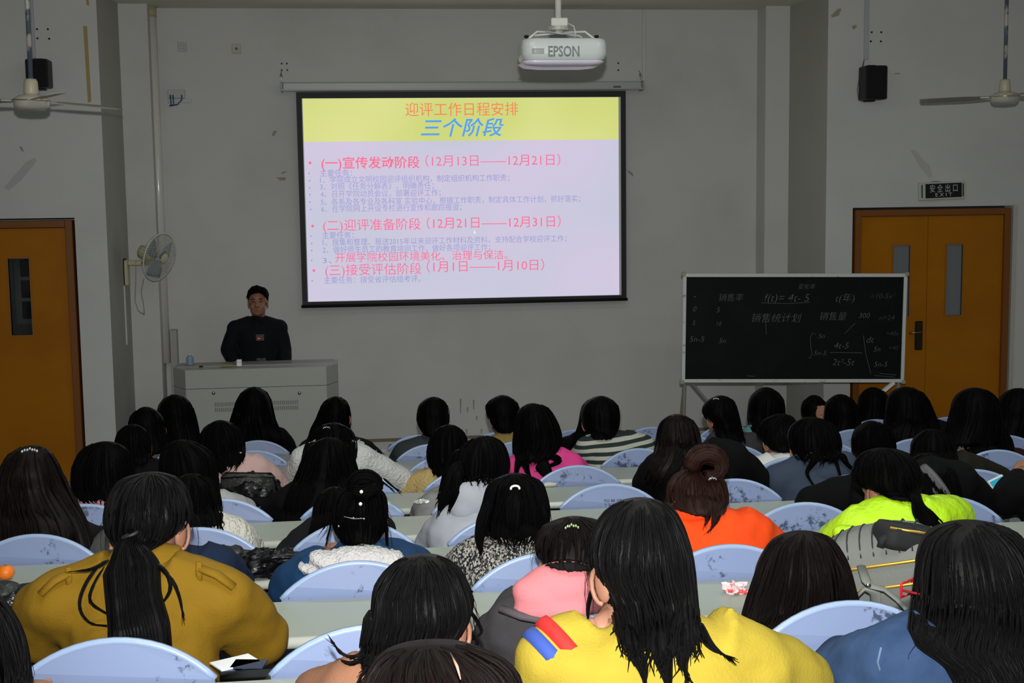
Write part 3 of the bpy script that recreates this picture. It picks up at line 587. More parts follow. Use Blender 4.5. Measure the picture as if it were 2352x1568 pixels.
p0 = MBd @ Vector((Wd-.08, .0, 0)); p1 = P(2037, 905, p0.y); mb = MB(); mb.box((-.17, -.012, -.014), (.0, .012, .014), Matrix.Translation(p0) @ Matrix.Rotation(math.radians(-38), 4, 'Y')); mb.build('brace', mat('brace_white', (.75, .76, .76), .3), bd)
M_ch = mat('chalk', (.15, .16, .16), .9)
def chalk(u, v, s, hpx, shear=.25, sc=1.0, m=M_ch):
    yy = yl+(yr-yl)*(u-1568)/515; q = P(u, v, yy); 
    lx = (q-O_).dot(xd); lz = (q-O_).dot(zd); o = MBd @ Vector((lx, -.0015, lz))
    text_mesh(s, 'chalk_writing', o, height=hpx*10.3/FPX, xd=xd, zd=zd, m=m, parent=bd, shear=shear, align='C', offset=-.014, depth=.0005)
M_ch2 = mat('chalk_faint', (.08, .085, .085), .9)
for a_ in ((1596, 678, '-', 24), (1596, 709, '0', 18), (1594, 741, '5', 16), (1601, 778, '5n-5', 20), (1650, 711, '5', 18), (1651, 743, '10', 14), (1659, 782, '5n', 17), (1680, 683, '销售率', 20), (1808, 683, 'f(t)= 4t- 5', 27), (1853, 658, '变化率', 14), (1941, 684, 't(年)', 24), (1784, 730, '销售统计划', 24), (1914, 726, '销售量', 22), (1985, 724, '300', 18), (1887, 771, '5n', 16), (1884, 810, '5n-5', 17), (1933, 793, '4t-5', 22), (1937, 831, '2t²-5t', 23), (1999, 779, 'dt', 22), (2014, 801, '5n', 18), (2023, 836, '5n-5', 18)): chalk(*a_)
for a_ in ((2028, 679, '=10-5x²', 18), (2037, 729, 'n=24', 18), (2050, 765, '=40n', 15), (2052, 798, '=40', 15), (1806, 856, '..,', 12)): chalk(*a_, m=M_ch2)
def chline(pts, r=.0016):
    mb = MB(); q = []
    for u, v in pts:
        yy = yl+(yr-yl)*(u-1568)/515; p = P(u, v, yy); q.append(MBd @ Vector(((p-O_).dot(xd), -.002, (p-O_).dot(zd))))
    mb.tube(q, r, 4); mb.build('chalk_stroke', M_ch, bd)
chline([(1748, 695), (1805, 697), (1860, 694)]); chline([(1873, 768), (1866, 764), (1861, 775), (1862, 795), (1865, 812), (1860, 823), (1855, 820)]); chline([(1906, 809), (1980, 810)])
chline([(1983, 770), (1988, 810), (2000, 859)]); chline([(1940, 766), (1964, 742)]); chline([(2008, 862), (2055, 866)]); chline([(2020, 857), (2058, 861)]); chline([(1716, 863), (1734, 864)]); chline([(1758, 728), (1760, 768)])
# ------------------------------------------------------------------ desks
X0, X1 = -1.62, 5.2
M_top = mat('desk_laminate', (.35, .38, .33), .42, .4, vary=(3, (.31, .34, .30), .35, .8))
M_lip = mat('desk_edge', (.50, .52, .47), .25, .5)
M_post = mat('desk_post', (.20, .22, .22), .45)
M_seat = mat('seat_blue', (.21, .27, .45), .42, .4, vary=(14, (.20, .26, .44), .3, .9))
def seat_mat():
    m = mat('seat_back_blue', (.21, .27, .45), .42, .4); nt = m.node_tree
    if nt.nodes.get('scr'): return m
    b = nt.nodes['Principled BSDF']; tc = nt.nodes.new('ShaderNodeTexCoord'); tc.name = 'scr'
    oi = nt.nodes.new('ShaderNodeObjectInfo'); ad = nt.nodes.new('ShaderNodeVectorMath'); ad.operation = 'MULTIPLY_ADD'
    nt.links.new(oi.outputs['Location'], ad.inputs[0]); ad.inputs[1].default_value = (7, 3, 5); nt.links.new(tc.outputs['Object'], ad.inputs[2])
    n = nt.nodes.new('ShaderNodeTexNoise'); n.inputs['Scale'].default_value = 42; n.inputs['Detail'].default_value = 8; n.inputs['Roughness'].default_value = .7
    n2 = nt.nodes.new('ShaderNodeTexNoise'); n2.inputs['Scale'].default_value = 7; n2.inputs['Detail'].default_value = 2
    nt.links.new(ad.outputs[0], n.inputs['Vector']); nt.links.new(ad.outputs[0], n2.inputs['Vector'])
    mu = nt.nodes.new('ShaderNodeMath'); mu.operation = 'MULTIPLY'; nt.links.new(n.outputs['Fac'], mu.inputs[0]); nt.links.new(n2.outputs['Fac'], mu.inputs[1])
    r = nt.nodes.new('ShaderNodeValToRGB'); e = r.color_ramp.elements; e[0].position = .33; e[1].position = .385
    e[0].color = (.21, .27, .45, 1); e[1].color = (.05, .07, .13, 1)
    nt.links.new(mu.outputs[0], r.inputs['Fac']); nt.links.new(r.outputs['Color'], b.inputs['Base Color']); return m
M_sb = seat_mat(); M_rim = mat('seat_rim', (.30, .40, .60), .3, .5)
ROWN = {-1: 'front', 0: 'second', 1: 'third', 2: 'fourth', 3: 'fifth', 4: 'sixth', 5: 'seventh', 6: 'eighth', 7: 'ninth', 8: 'tenth'}
for k in range(-1, 9):
    yf = YK(k); zt = ZK(k); fl = max(FK(k), 0)
    d = empty('lecture_desk', ((X0+X1)/2, yf-.16, fl), '%s long pale laminate desk counted from the stage' % ROWN[k], 'desk', None)
    mb = MB(); mb.box((X0, yf-.295, zt-.028), (X1, yf, zt)); mb.build('desktop', M_top, d)
    mb = MB(); mb.tube([(X0, yf-.30, zt-.014), (X1, yf-.30, zt-.014)], .0155, 12); mb.build('edge_strip', M_lip, d, smooth=True)
    mb = MB(); mb.box((X0+.05, yf-.26, zt-.19), (X1-.05, yf-.03, zt-.175)); mb.build('book_shelf', mat('shelf_grey', (.10, .11, .11), .6), d)
    x = X0+.10; i = 0
    while x < X1:
        mb = MB(); mb.box((x-.03, yf-.19, fl), (x+.03, yf-.13, zt-.028), bev=.008); lg = mb.build('leg', M_post, d)
        mb = MB(); mb.box((x-.06, yf-.26, fl), (x+.06, yf-.06, fl+.012)); mb.build('foot_plate', M_post, lg)
        x += 1.05
# ------------------------------------------------------------------ seats: mounted on the far side of desk j, used by row j-1
UREF = {-1: 1355, 0: 958, 1: 987, 2: 1020, 3: 1324, 4: 1397, 5: 1162, 6: 1248, 7: 1405, 8: 1480, 9: 1000}
PIT = .525
def seat_parts(root, j, folded):
    L = WL[root.name]; x, y0, z0 = L; zt = ZK(j)-z0   # local heights
    def bld(mb, n, m, par, sm=False):
        o = mb.build(n, m, None, smooth=sm); o.parent = par; WL[o.name] = Vector(); return o
    hw = .205; n = 18; hgt = .088; Rr = (hw*hw+hgt*hgt)/(2*hgt); zc = zt+hgt-Rr
    arc = [(hw*math.sin(a), 0) for a in ()]
    poly = []
    amax = math.asin(hw/Rr)
    for i in range(n+1):
        a = -amax+2*amax*i/n; poly.append((Rr*math.sin(a), zc+Rr*math.cos(a)))
    poly += [(hw, zt-.20), (hw-.04, zt-.26), (-hw+.04, zt-.26), (-hw, zt-.20)]
    mb = MB(); m = len(poly)
    def cv(px, pz, dy): return Vector((px, .035+dy-.9*px*px*.5+(pz-zt)*-.10, pz))
    vs = [cv(px, pz, 0) for px, pz in poly]+[cv(px, pz, .014) for px, pz in poly]
    # fan faces through a centre column for curvature
    fs = []
    mb.add(vs, [tuple(range(m)), tuple(range(2*m-1, m-1, -1))]+[(i, i+m, (i+1) % m+m, (i+1) % m) for i in range(m)])
    b = bld(mb, 'backrest', M_sb, root)
    mb = MB(); mb.tube([cv(px, pz, .007) for px, pz in poly[:n+1]], .0088, 6); bld(mb, 'rim', M_rim, b, True)
    mb = MB(); mb.box((-.03, .0, zt-.30), (.03, .035, zt-.12), bev=.006); bld(mb, 'bracket', M_post, root)
    mb = MB(); f = 0.435+.0
    if folded:
        mb.box((-.20, .07, f-.0), (.20, .10, f+.33), bev=.014)
    else: mb.box((-.20, .06, f-.025), (.20, .40, f+.0), bev=.012)
    bld(mb, 'seat_pan', M_seat, root)
    mb = MB(); mb.tube([(0, .03, 0), (0, .03, f-.03)], .025, 10); mb.tube([(0, .03, f-.03), (0, .2, f-.04)], .018, 8); bld(mb, 'pedestal', M_post, root)
SEATS = {}
PROTO = {}
def make_seat(j, x, folded):
    fl = max(FK(j-1), 0) if j > 0 else max(FK(0), 0)
    key = (j, folded); loc = Vector((x, YK(j), fl))
    r = bpy.data.objects.new('folding_seat', None); COL.objects.link(r); r.location = loc; WL[r.name] = loc; r['category'] = 'seat'
    if key not in PROTO: seat_parts(r, j, folded); PROTO[key] = r
    else:
        for c in PROTO[key].children:
            q = c.copy(); COL.objects.link(q); q.parent = r
            for g in c.children: h = g.copy(); COL.objects.link(h); h.parent = q
    return r
# ------------------------------------------------------------------ people
M_skin = mat('skin', (.32, .155, .10), .5, .35, vary=(30, (.27, .125, .078), .4, .8))
M_hair = hair_mat('hair_black_dimmed', (.0012, .0011, .0012), (.002, .002, .002), .45, .05)  # far-row copy of the black hair, sheen cut to imitate the weaker flash
M_hairg = hair_mat('hair_gloss_black', (.0012, .0011, .0013), (.005, .0045, .005), .26, .13)
M_hairb = hair_mat('hair_brown_black', (.0018, .0012, .0011), (.009, .004, .003), .30, .12)
M_hairr = hair_mat('hair_russet', (.006, .002, .0012), (.05, .012, .005), .40, .2)
M_eye = mat('eye_dark', (.02, .012, .01), .2)
M_trou = mat('trouser_dark', (.010, .011, .016), .8); M_shoe = mat('shoe_dark', (.02, .02, .02), .5)
def cloth(name, col, **kw):
    kw.setdefault('bump', (180, .35, .003)); kw.setdefault('rough', .85); kw.setdefault('spec', .2)
    return mat(name, col, **kw)
C_black = cloth('cloth_black', (.003, .003, .0035), spec=.1)
def hand_mb(W, dirv, side, curl=.5, scale=1.0, upv=(0, 0, 1)):
    """palm + four fingers + thumb, fingers along dirv. side=+1 thumb towards +x' """
    mb = MB(); d = Vector(dirv).normalized(); u0 = Vector(upv); x = d.cross(u0).normalized(); u0 = x.cross(d)
    M = Matrix(((x.x, d.x, u0.x, W[0]), (x.y, d.y, u0.y, W[1]), (x.z, d.z, u0.z, W[2]), (0, 0, 0, 1)))
    s = scale
    mb.ell(M @ Vector((0, .045*s, 0)), (.040*s, .055*s, .016*s), 14, 8, M=M.to_3x3().to_4x4())
    mb.tube([M @ Vector((0, -.03*s, 0)), M @ Vector((0, .0, 0)), M @ Vector((0, .03*s, 0))], [.026*s, .025*s, .022*s], 10, .75)
    for i, (fx, L) in enumerate(((-.029, .062), (-.010, .072), (.010, .068), (.028, .053))):
        fx *= -side; pts = []; a = .12; p = Vector((fx*s, .080*s, .002)); pts.append(p.copy())
        for seg_ in (.42, .33, .25):
            a += curl*.62; p = p+Vector((fx*.25*seg_, math.cos(a), -math.sin(a)))*(L*seg_*s*1.05); pts.append(p.copy())
        mb.tube([M @ q for q in pts], [.0088*s, .0082*s, .0075*s, .0055*s], 8)
    tx = side*.034*s; mb.tube([M @ Vector(q) for q in ((tx*.5, .015*s, 0), (tx*1.25, .035*s, -.006*s), (tx*1.6, .062*s, -.012*s), (tx*1.35, .085*s, -.018*s))], [.012*s, .0105*s, .009*s, .006*s], 8)
    return mb
def parse(rows):
    o = []
    for t in rows.split():
        a, b = t.split(':'); l, r = b.split(','); o.append((float(a), float(l), float(r)))
    return o
def interp(rows, n):
    """resample rows evenly along v with smooth interpolation"""
    vs = [r[0] for r in rows]; out = []
    for i in range(n):
        t = (i/(n-1))**1.45
        v = vs[0]+(vs[-1]-vs[0])*t
        for j in range(len(rows)-1):
            if rows[j][0] <= v <= rows[j+1][0] or j == len(rows)-2:
                s = (v-rows[j][0])/max(1e-6, rows[j+1][0]-rows[j][0]); s = min(1, max(0, s)); out.append((v, rows[j][1]+(rows[j+1][1]-rows[j][1])*s, rows[j][2]+(rows[j+1][2]-rows[j][2])*s)); break
    c0 = (rows[0][1]+rows[0][2])/2; v3 = rows[min(3, len(rows)-1)]
    hh_ = (v3[0]-vs[0]); w3 = (v3[2]-v3[1])/2; c3 = (v3[1]+v3[2])/2
    for i, (v, l, r_) in enumerate(out):
        a = (v-vs[0])/hh_
        if a < 1:
            e_ = w3*math.sqrt(max(.004, 1-(1-a)**2)); cc = c0+(c3-c0)*math.sqrt(a); m_ = .55+.45*a
            out[i] = (v, l*m_+(cc-e_)*(1-m_), r_*m_+(cc+e_)*(1-m_))
            if a < .22: out[i] = (v, cc-e_, cc+e_)
    for _ in range(2):
        out = [out[0]]+[(out[i][0], (out[i-1][1]+2*out[i][1]+out[i+1][1])/4, (out[i-1][2]+2*out[i][2]+out[i+1][2])/4) for i in range(1, n-1)]+[out[-1]]
    return out
PEOPLE = []
HEADS = []
def person(short, label, k, rows, cm, cname='jacket', sh=None, el=None, wr=None, hm=None, dD=0, style='long', turn=0, strands=None, chin=None, infl=.018, hr=1.0, extra=None, hs=None, nape=None, group=None, hand=True, lean=0, face_open=True, curl=.5, hspread=.0):
    hm = hm or (M_hairg if k >= 6 else M_hair)
    R = parse(rows); D = YK(k)-.42+dD; near = k >= 5; mid = 2 <= k < 5
    vt = R[0][0]; z_top = P(0, 0, D).z  # placeholder
    wpx = max(r[2]-r[1] for r in R[:max(3, len(R))] if r[0] < vt+ .20*FPX/D) 
    ruse = [r for r in R if r[0] < vt+.18*FPX/D]
    ww = max(r[2]-r[1] for r in ruse)*D/FPX
    s = hs or max(.86, min(1.12, ww/.195))
    uc = sum((r[1]+r[2])/2 for r in ruse[1:])/max(1, len(ruse)-1) if len(ruse) > 1 else (R[0][1]+R[0][2])/2
    Tp = P(uc, vt, D); H = Vector((Tp.x, D, Tp.z-.018-.115*s)); fl = max(FK(k), 0); zd_ = ZK(k)
    root_loc = Vector((H.x, YK(k)-.60, fl))
    r = empty('person', root_loc, label, 'person', group)
    PEOPLE.append((short, k, H.x, r))
    # --- skeleton
    if sh: SL, SR = P(sh[0][0], sh[0][1], D-.11), P(sh[1][0], sh[1][1], D-.11)
    else: SL, SR = H+Vector((-.19, -.11, -.25)), H+Vector((.19, -.11, -.25))
    cen = (SL+SR)/2; N = H+Vector((0, -.055, -.13*s)); 
    hips = Vector((H.x*.4+cen.x*.6, YK(k)-.60, fl+.565))
    if hips.z > cen.z-.25: hips.z = max(fl+.45, cen.z-.3)
    zdesk = zd_+.045
    ex = [(-1, SL), (1, SR)]; arms = []
    for i, (sg, S) in enumerate(ex):
        if el and el[i]: 
            e = el[i]; E = P(e[0], e[1], D-.11+(e[2] if len(e) > 2 else .10))
        else: E = S+Vector((sg*.065, .15, 0)); E.z = max(zdesk, S.z-.27)
        if wr and wr[i]: e = wr[i]; Wp = P(e[0], e[1], D+(e[2] if len(e) > 2 else .2))
        else: Wp = Vector((E.x-sg*.10, min(YK(k)-.13, E.y+.22), zdesk))
        arms.append((sg, S, E, Wp))
    # --- skin body: one continuous surface
    vox = .0105 if near else (.0125 if mid else .0145)
    mb = MB(); q4 = Matrix.Rotation(math.radians(turn), 4, 'Z')
    def hp(x, y_, z): return H+(q4 @ Vector((x*s, y_*s, z*s)))
    mb.ell(hp(0, -.005, .018), (.074*s, .092*s, .098*s), 20, 14, M=q4)
    mb.ell(hp(0, .028, -.045), (.056*s, .062*s, .068*s), 16, 10, M=q4)
    mb.ell(hp(0, .060, -.090), (.024*s, .022*s, .018*s), 10, 8, M=q4)
    mb.tube([hp(0, .088, .012), hp(0, .108, -.022), hp(0, .088, -.034)], [.008*s, .014*s, .011*s], 8)
    mb.ell(hp(0, .084, -.058), (.022*s, .012*s, .009*s), 10, 6, M=q4)
    mb.ell(hp(0, .078, .030), (.048*s, .018*s, .012*s), 12, 6, M=q4)
    mb.tube([H+Vector((0, -.02*s, -.03*s)), N, cen*.72+N*.28], [.052*s, .054*s, .062], 14)
    mb.tube([cen+Vector((0, .01, .0)), cen*.5+hips*.5, hips], [.105, .115, .125], 16, .8, upv=(0, 1, 0))
    for sg, S, E, Wp in arms:
        mb.tube([cen*.6+S*.4, S-Vector((sg*.02, 0, .02)), S*.5+E*.5, E], [.05, .036, .034, .030], 10)
        mb.tube([E, E*.5+Wp*.5, Wp], [.030, .030, .024], 10)
    body = mb.build('body', M_skin, r, True, vox, 2)
    body.data.name = 'body'
    # ears, fine geometry, same mesh
    em = MB()
    for sg in (-1, 1):
        c = hp(sg*.079, -.008, -.012); Me = q4 @ Matrix.Rotation(math.radians(sg*-22), 4, 'Z') @ Matrix.Rotation(math.radians(-8), 4, 'X')
        em.ell(c, (.008*s, .018*s, .031*s), 12, 8, M=Me)
        pts = [c+Me @ Vector((sg*.008*s, .019*s*math.cos(t), .031*s*math.sin(t))) for t in [math.radians(a) for a in range(-100, 200, 30)]]
        em.tube(pts, .0045*s, 6)
    if hand:
        for sg, S, E, Wp in arms:
            dv = (Wp-E); dv.z = min(.05, max(dv.z, -.08)) if not (wr and wr[0 if sg < 0 else 1]) else dv.z
            dv = Vector((dv.x*1.0, dv.y, dv.z)); hmb = hand_mb(Wp, dv, -sg, curl); em.add(hmb.v, hmb.f)
    join_into(body, em)
    ey = MB()
    for sg in (-1, 1): ey.ell(hp(sg*.030, .082, .010), (.013*s, .009*s, .006*s), 10, 6, M=q4)
    ey.build('eyes', M_eye, r, True)
    # --- clothing
    mb = MB(); I = infl
    mb.tube([N+Vector((0, -.008, -.03)), cen+Vector((0, 0, .035))], [.060*s+I, .078+I], 14)
    mb.ell(cen+Vector((0, -.005, -.06)), (.15+I, .095+I, .12+I), 18, 12)
    mb.tube([cen+Vector((0, -.01, -.04)), cen*.5+hips*.5+Vector((0, -.015, 0)), hips, hips-Vector((0, 0, .10))], [.135+I, .135+I, .15+I, .15+I], 18, .80, upv=(0, 1, 0))
    for sg, S, E, Wp in arms:
        mb.tube([cen+Vector((sg*.05, 0, .025)), S*.5+cen*.5+Vector((0, 0, .012)), S-Vector((sg*.012, 0, .005))], [.06+I, .056+I, .050+I], 12)
        mb.tube([S-Vector((sg*.012, 0, .01)), S*.5+E*.5, E], [.050+I, .046+I, .041+I], 12)
        F_ = E*.12+Wp*.88
        mb.tube([E, E*.5+Wp*.5, F_], [.041+I, .038+I, .031+I*.7], 12)
        mb.ell(S-Vector((sg*.012, 0, .01)), (.052+I, .052+I, .052+I), 14, 10); mb.ell(E, (.0425+I,)*3, 14, 10)
    co = mb.build(cname, cm, r, True, vox, 3)
    fa = .010 if near else .007; wl_ = WL[co.name]; sd_ = random.random()*9
    nv = len(co.data.vertices); ca = [0.0]*nv*3; na = [0.0]*nv*3; co.data.vertices.foreach_get('co', ca); co.data.vertices.foreach_get('normal', na)
    for i_ in range(0, nv*3, 3):
        q_ = Vector(((ca[i_]+wl_.x)*7+sd_, (ca[i_+1]+wl_.y)*5, (ca[i_+2]+wl_.z)*11)); a_ = fa*(noise.noise(q_)+.5*noise.noise(q_*2.3))
        ca[i_] += na[i_]*a_; ca[i_+1] += na[i_+1]*a_; ca[i_+2] += na[i_+2]*a_
    co.data.vertices.foreach_set('co', ca); co.data.update()
    bvh = [BVHTree.FromPolygons([v.co+wl_ for v in co.data.vertices], [tuple(p_.vertices) for p_ in co.data.polygons])]
    # --- trousers and shoes
    mb = MB()
    for sg in (-1, 1):
        h0 = hips+Vector((sg*.09, .02, -.05)); kn = Vector((hips.x+sg*.12, YK(k)-.20, fl+.50)); an = Vector((kn.x, kn.y+.05, fl+.09))
        mb.tube([h0, h0*.5+kn*.5, kn], [.085, .078, .062], 10); mb.tube([kn, kn*.5+an*.5, an], [.062, .056, .045], 10)
    mb.ell(hips-Vector((0, 0, .05)), (.165, .115, .08), 14, 8)
    mb.build('trousers', M_trou, r, True, fixn=True)
    for sg in (-1, 1):
        mb = MB(); c = Vector((hips.x+sg*.12, YK(k)-.15+.08, fl+.045)); mb.ell(c, (.045, .12, .042), 12, 8, fn=lambda q: Vector((q.x, q.y, max(q.z, -.04)))); mb.build('shoe', M_shoe, r, True)
    # --- hair
    hair_obj = None
    ctx = dict(r=r, H=H, D=D, s=s, N=N, cen=cen, SL=SL, SR=SR, cm=cm, k=k, hips=hips, co=co, hair=None, hm=hm, arms=arms, q4=q4, body=body, bvh=bvh)
    if extra: extra(ctx)
    if style != 'none': hair_obj = hair(r, R, D, H, s, hm, k, style, turn, strands, chin, hr, face_open, cen, hspread, bvh)
    return ctx
def hair_depth(v, vt, D, s, H, cen):
    """(y centre, half depth) of the hair section seen on image row v"""
    px = FPX/D; t = (v-vt)/px      # metres below crown (approx)
    hh = .235*s
    if t < hh*.62: return D-.004, .112*s
    a = min(1, (t-hh*.62)/.13); 
    yb = D-.004-.115*a-.22*max(0, t-hh*.62-.13)
    b = .112*s*(1-a)+.040*a
    return yb, max(.028, b-.05*max(0, t-.45))
def drape(bvhs, p, off, lim=.3):
    d = p-CAMP; L = d.length; d = d/L; best = L
    for b in bvhs:
        h = b.ray_cast(CAMP, d)
        if h[0] is not None and h[3]-off < best and L-(h[3]-off) < lim: best = h[3]-off
    return CAMP+d*best
def hair(r, R, D, H, s, hm, k, style, turn, strands, chin, hr, face_open, cen, hspread, bvh=()):
    near = k >= 5; mid = 2 <= k < 5
    vt = R[0][0]; vb = R[-1][0]; NR = (44 if near else 26 if mid else 20); NS = (120 if near else 72 if mid else 48)
    rr = interp(R, NR); rings = []; uvl = []; sd = random.random()*50
    tipdrop = .02 if style in ('long', 'tail') else .006
    amp = .022*hr if style != 'short' else .035
    for i, (v, l, rt_) in enumerate(rr):
        yc, b = hair_depth(v, vt, D, s, H, cen)
        # crown: round off depth using the width curve
        a = P(l, v, yc); c = P(rt_, v, yc); w2 = (c.x-a.x)/2; cx = (a.x+c.x)/2; z = (a.z+c.z)/2
        tz = (P((l+rt_)/2, vt, yc).z-z)
        capf = min(1, math.sqrt(max(.003, 1-(1-min(1, tz/(.105*s)))**2))) if tz < .105*s else 1
        b = min(b, .112*s)*capf
        if i == NR-1: w2 *= .9; b *= .7
        ring = []
        t_ = i/(NR-1)
        for j in range(NS):
            th = 2*math.pi*j/NS; X, Y = math.cos(th), math.sin(th)
            nz = noise.noise(Vector((X*3.2+sd, Y*3.2, t_*1.1)))*1.5+noise.noise(Vector((X*9+sd, Y*9, t_*1.8)))+.6*noise.noise(Vector((X*24+sd, Y*24, t_*3)))
            f = 1+amp*nz*(0.5+t_)
            if style == 'short': f = 1+.018*noise.noise(Vector((X*14+sd, Y*14, t_*16)))+.014*nz
            yy = Y*b*f
            zz = z
            # open the face side: pull the front into the skull
            if face_open and tz > .085*s and Y > .25: yy = yy*(1-.62*min(1, (Y-.25)/.35)*min(1, (tz-.085*s)/.03))
            if i >= NR-3: zz -= tipdrop*(noise.noise(Vector((X*11+sd, Y*11, 3)))+.4*noise.noise(Vector((X*30, Y*30, sd))))*(i-NR+4)/3
            p_ = Vector((cx+X*w2*f, yc+yy, zz))
            if tz > .065*s and Y < .35: p_ = drape(bvh, p_, .006+.012*max(0, -Y))
            ring.append(p_)
        rings.append(ring); uvl.append(t_*max(.3, (vb-vt)/FPX*D)*1.0)
    mb = MB(); mb.rings(rings, True, uvl)
    # combed locks riding on the surface with pointed ends
    ns = strands if strands is not None else (190 if near else 70 if mid else 34)
    for n_ in range(ns):
        j = random.uniform(math.pi*.98, math.pi*2.02); i0 = int(random.uniform(.03, .55)*NR); i1 = NR-1
        if style in ('short', 'cap', 'tied'): i0 = int(random.uniform(.02, .6)*NR); i1 = min(NR-1, i0+int(NR*random.uniform(.25, .5)))
        pts = []; th = j; dr = random.uniform(-.25, .25)*(1 if style != 'short' else 2)/NR
        step = 3 if near else 3; ra = .0016 if near else .002
        out = random.uniform(-.001, .0045)
        for i in range(i0, i1+1, step):
            th += dr*step; f = (th/(2*math.pi)) % 1*NS; a0 = int(f) % NS; p = rings[i][a0].lerp(rings[i][(a0+1) % NS], f-int(f)); c = sum((rings[i][q] for q in (0, NS//2)), Vector())/2
            d = (p-c); d.z = 0; d = d.normalized() if d.length > 1e-5 else Vector((0, -1, 0)); pts.append(p+d*(out+.0015))
        if len(pts) < 3: continue
        if style == 'long' and random.random() < .7:
            e = pts[-1]-pts[-2]; e.normalize(); L_ = random.uniform(.01, .05)
            pts.append(pts[-1]+e*L_*.5+Vector((random.uniform(-.008, .008), -.002, 0))); pts.append(pts[-1]+e*L_*.5+Vector((random.uniform(-.01, .01), 0, 0)))
        n = len(pts); rad = [ra*(1.6 if style != 'short' else 1.2)*math.sin(math.pi*(.10+.88*q/(n-1)))**.6 for q in range(n)]
        mb.tube(pts, rad, 4, uv0=random.random())
    # a few flyaways off the outline
    for n_ in range(26 if near else 12 if mid else 6):
        if style == 'short': break
        side = random.choice((0, 1)); i0 = int(random.uniform(.1, .75)*NR); p = rings[i0][0 if side == 0 else NS//2].copy(); sg = 1 if side == 0 else -1
        L_ = random.uniform(.04, .12); bend = random.uniform(.005, .02+hspread)
        pts = [p+Vector((sg*bend*math.sin(t*2.2), -.005, -L_*t)) for t in (0, .25, .5, .75, 1)]
        mb.tube(pts, [.0007, .0007, .0006, .0005, .0002], 3)
    return mb.build('hair', hm, r, True)
def lock(ctx, pts, r0, name='hair_lock', m=None, flat=.6, seg=14, n=18, ridge=.10, Dd=0, tip=.25):
    """thick tapering lock through image points [(u,v,dy,halfwidth_px)]"""
    D = ctx['D']; P3 = [P(u, v, D+dy) for u, v, dy, w_ in pts]; W = [w_*(D+dy)/FPX for u, v, dy, w_ in pts]
    out = []; rad = []; m_ = len(P3)
    for i in range(n):
        t = i/(n-1)*(m_-1); a = min(m_-2, int(t)); f = t-a; 
        p0 = P3[max(a-1, 0)]; p1 = P3[a]; p2 = P3[a+1]; p3 = P3[min(a+2, m_-1)]
        out.append(.5*((2*p1)+(p2-p0)*f+(2*p0-5*p1+4*p2-p3)*f*f+(3*p1-p0-3*p2+p3)*f**3)); rad.append(W[a]*(1-f)+W[a+1]*f)
    if name == 'hair_lock': rad = [r_*min(1, .2+i_/(n*.22)) for i_, r_ in enumerate(rad)]
    out = [drape(ctx['bvh'], p, rad[i_]*flat+.003) for i_, p in enumerate(out)]
    for _ in range(2): out = [out[0]]+[(out[i_-1]+out[i_]*2+out[i_+1])/4 for i_ in range(1, n-1)]+[out[-1]]
    rs = []; sd = random.random()*30; uvl = []
    for i, p in enumerate(out):
        t = (out[min(i+1, n-1)]-out[max(i-1, 0)]).normalized(); x = Vector((0, 1, 0)).cross(t); x = x.normalized() if x.length > .05 else Vector((1, 0, 0)); y = t.cross(x)
        ring = []
        for q in range(seg):
            th = 2*math.pi*q/seg; X, Y = math.cos(th), math.sin(th); f = 1+ridge*(noise.noise(Vector((X*2.5+sd, Y*2.5, i/n)))+noise.noise(Vector((X*7+sd, Y*7, i/n*1.5))))
            ring.append(p+x*X*rad[i]*f+y*Y*rad[i]*flat*f)
        rs.append(ring); uvl.append(i/n*.4)
    mb = MB(); mb.rings(rs, True, uvl)
    for _ in range(int(max(6, seg*1.5))):
        th = random.uniform(math.pi, 2*math.pi) if True else 0; q = int(th/(2*math.pi)*seg) % seg; i0 = random.randint(0, n//2)
        pts2 = [rs[i][q]+Vector((0, -.002, 0)) for i in range(i0, n, 2)]
        if len(pts2) < 3: continue
        e = (pts2[-1]-pts2[-2]).normalized(); L_ = random.uniform(.005, .04)
        pts2 += [pts2[-1]+e*L_+Vector((random.uniform(-.006, .006), 0, 0))]
        k_ = len(pts2); mb.tube(pts2, [.0022*math.sin(math.pi*(.15+.83*a/(k_-1)))**.6 for a in range(k_)], 4)
    return mb.build(name, m or ctx['hm'], ctx['r'], True)
def blob(ctx, name, items, m, vox=.010, sm=2, rough=0):
    mb = MB(); D = ctx['D']
    for it in items:
        u, v, dy, rx, ry, rz = it[:6]; rot = it[6] if len(it) > 6 else 0
        mb.ell(P(u, v, D+dy), (rx, ry, rz), 18, 12, M=Matrix.Rotation(math.radians(rot), 4, 'Y'))
    o = mb.build(name, m, ctx['r'], True, vox, sm)
    ctx['bvh'].append(BVHTree.FromPolygons([v.co+WL[o.name] for v in o.data.vertices], [tuple(p_.vertices) for p_ in o.data.polygons]))
    if rough:
        ns_ = [v.normal.copy() for v in o.data.vertices]
        for v, n_ in zip(o.data.vertices, ns_): v.co += n_*rough*(noise.noise(v.co*90)+.5)
        o.data.update()
    return o
def clip(ctx, u, v, w_, m, dy=-.12, h=.006):
    p = P(u, v, ctx['D']+dy); mb = MB(); n = 7
    for i in range(n):
        x = -w_/2+w_*i/(n-1); mb.ell(p+Vector((x, -.003*math.cos(i), .25*abs(x)*-1+.002*(i % 2))), (w_/n*.62, .004, h*.6), 8, 6)
    return mb.build('hair_clip', m, ctx['r'], True)
M_gem = mat('rhinestone', (.8, .8, .85), .1, .8, metal=.8); M_pearl = mat('pearl', (.8, .78, .72), .2, .6)
black, dk = C_black, cloth('cloth_near_black', (.006, .006, .008))
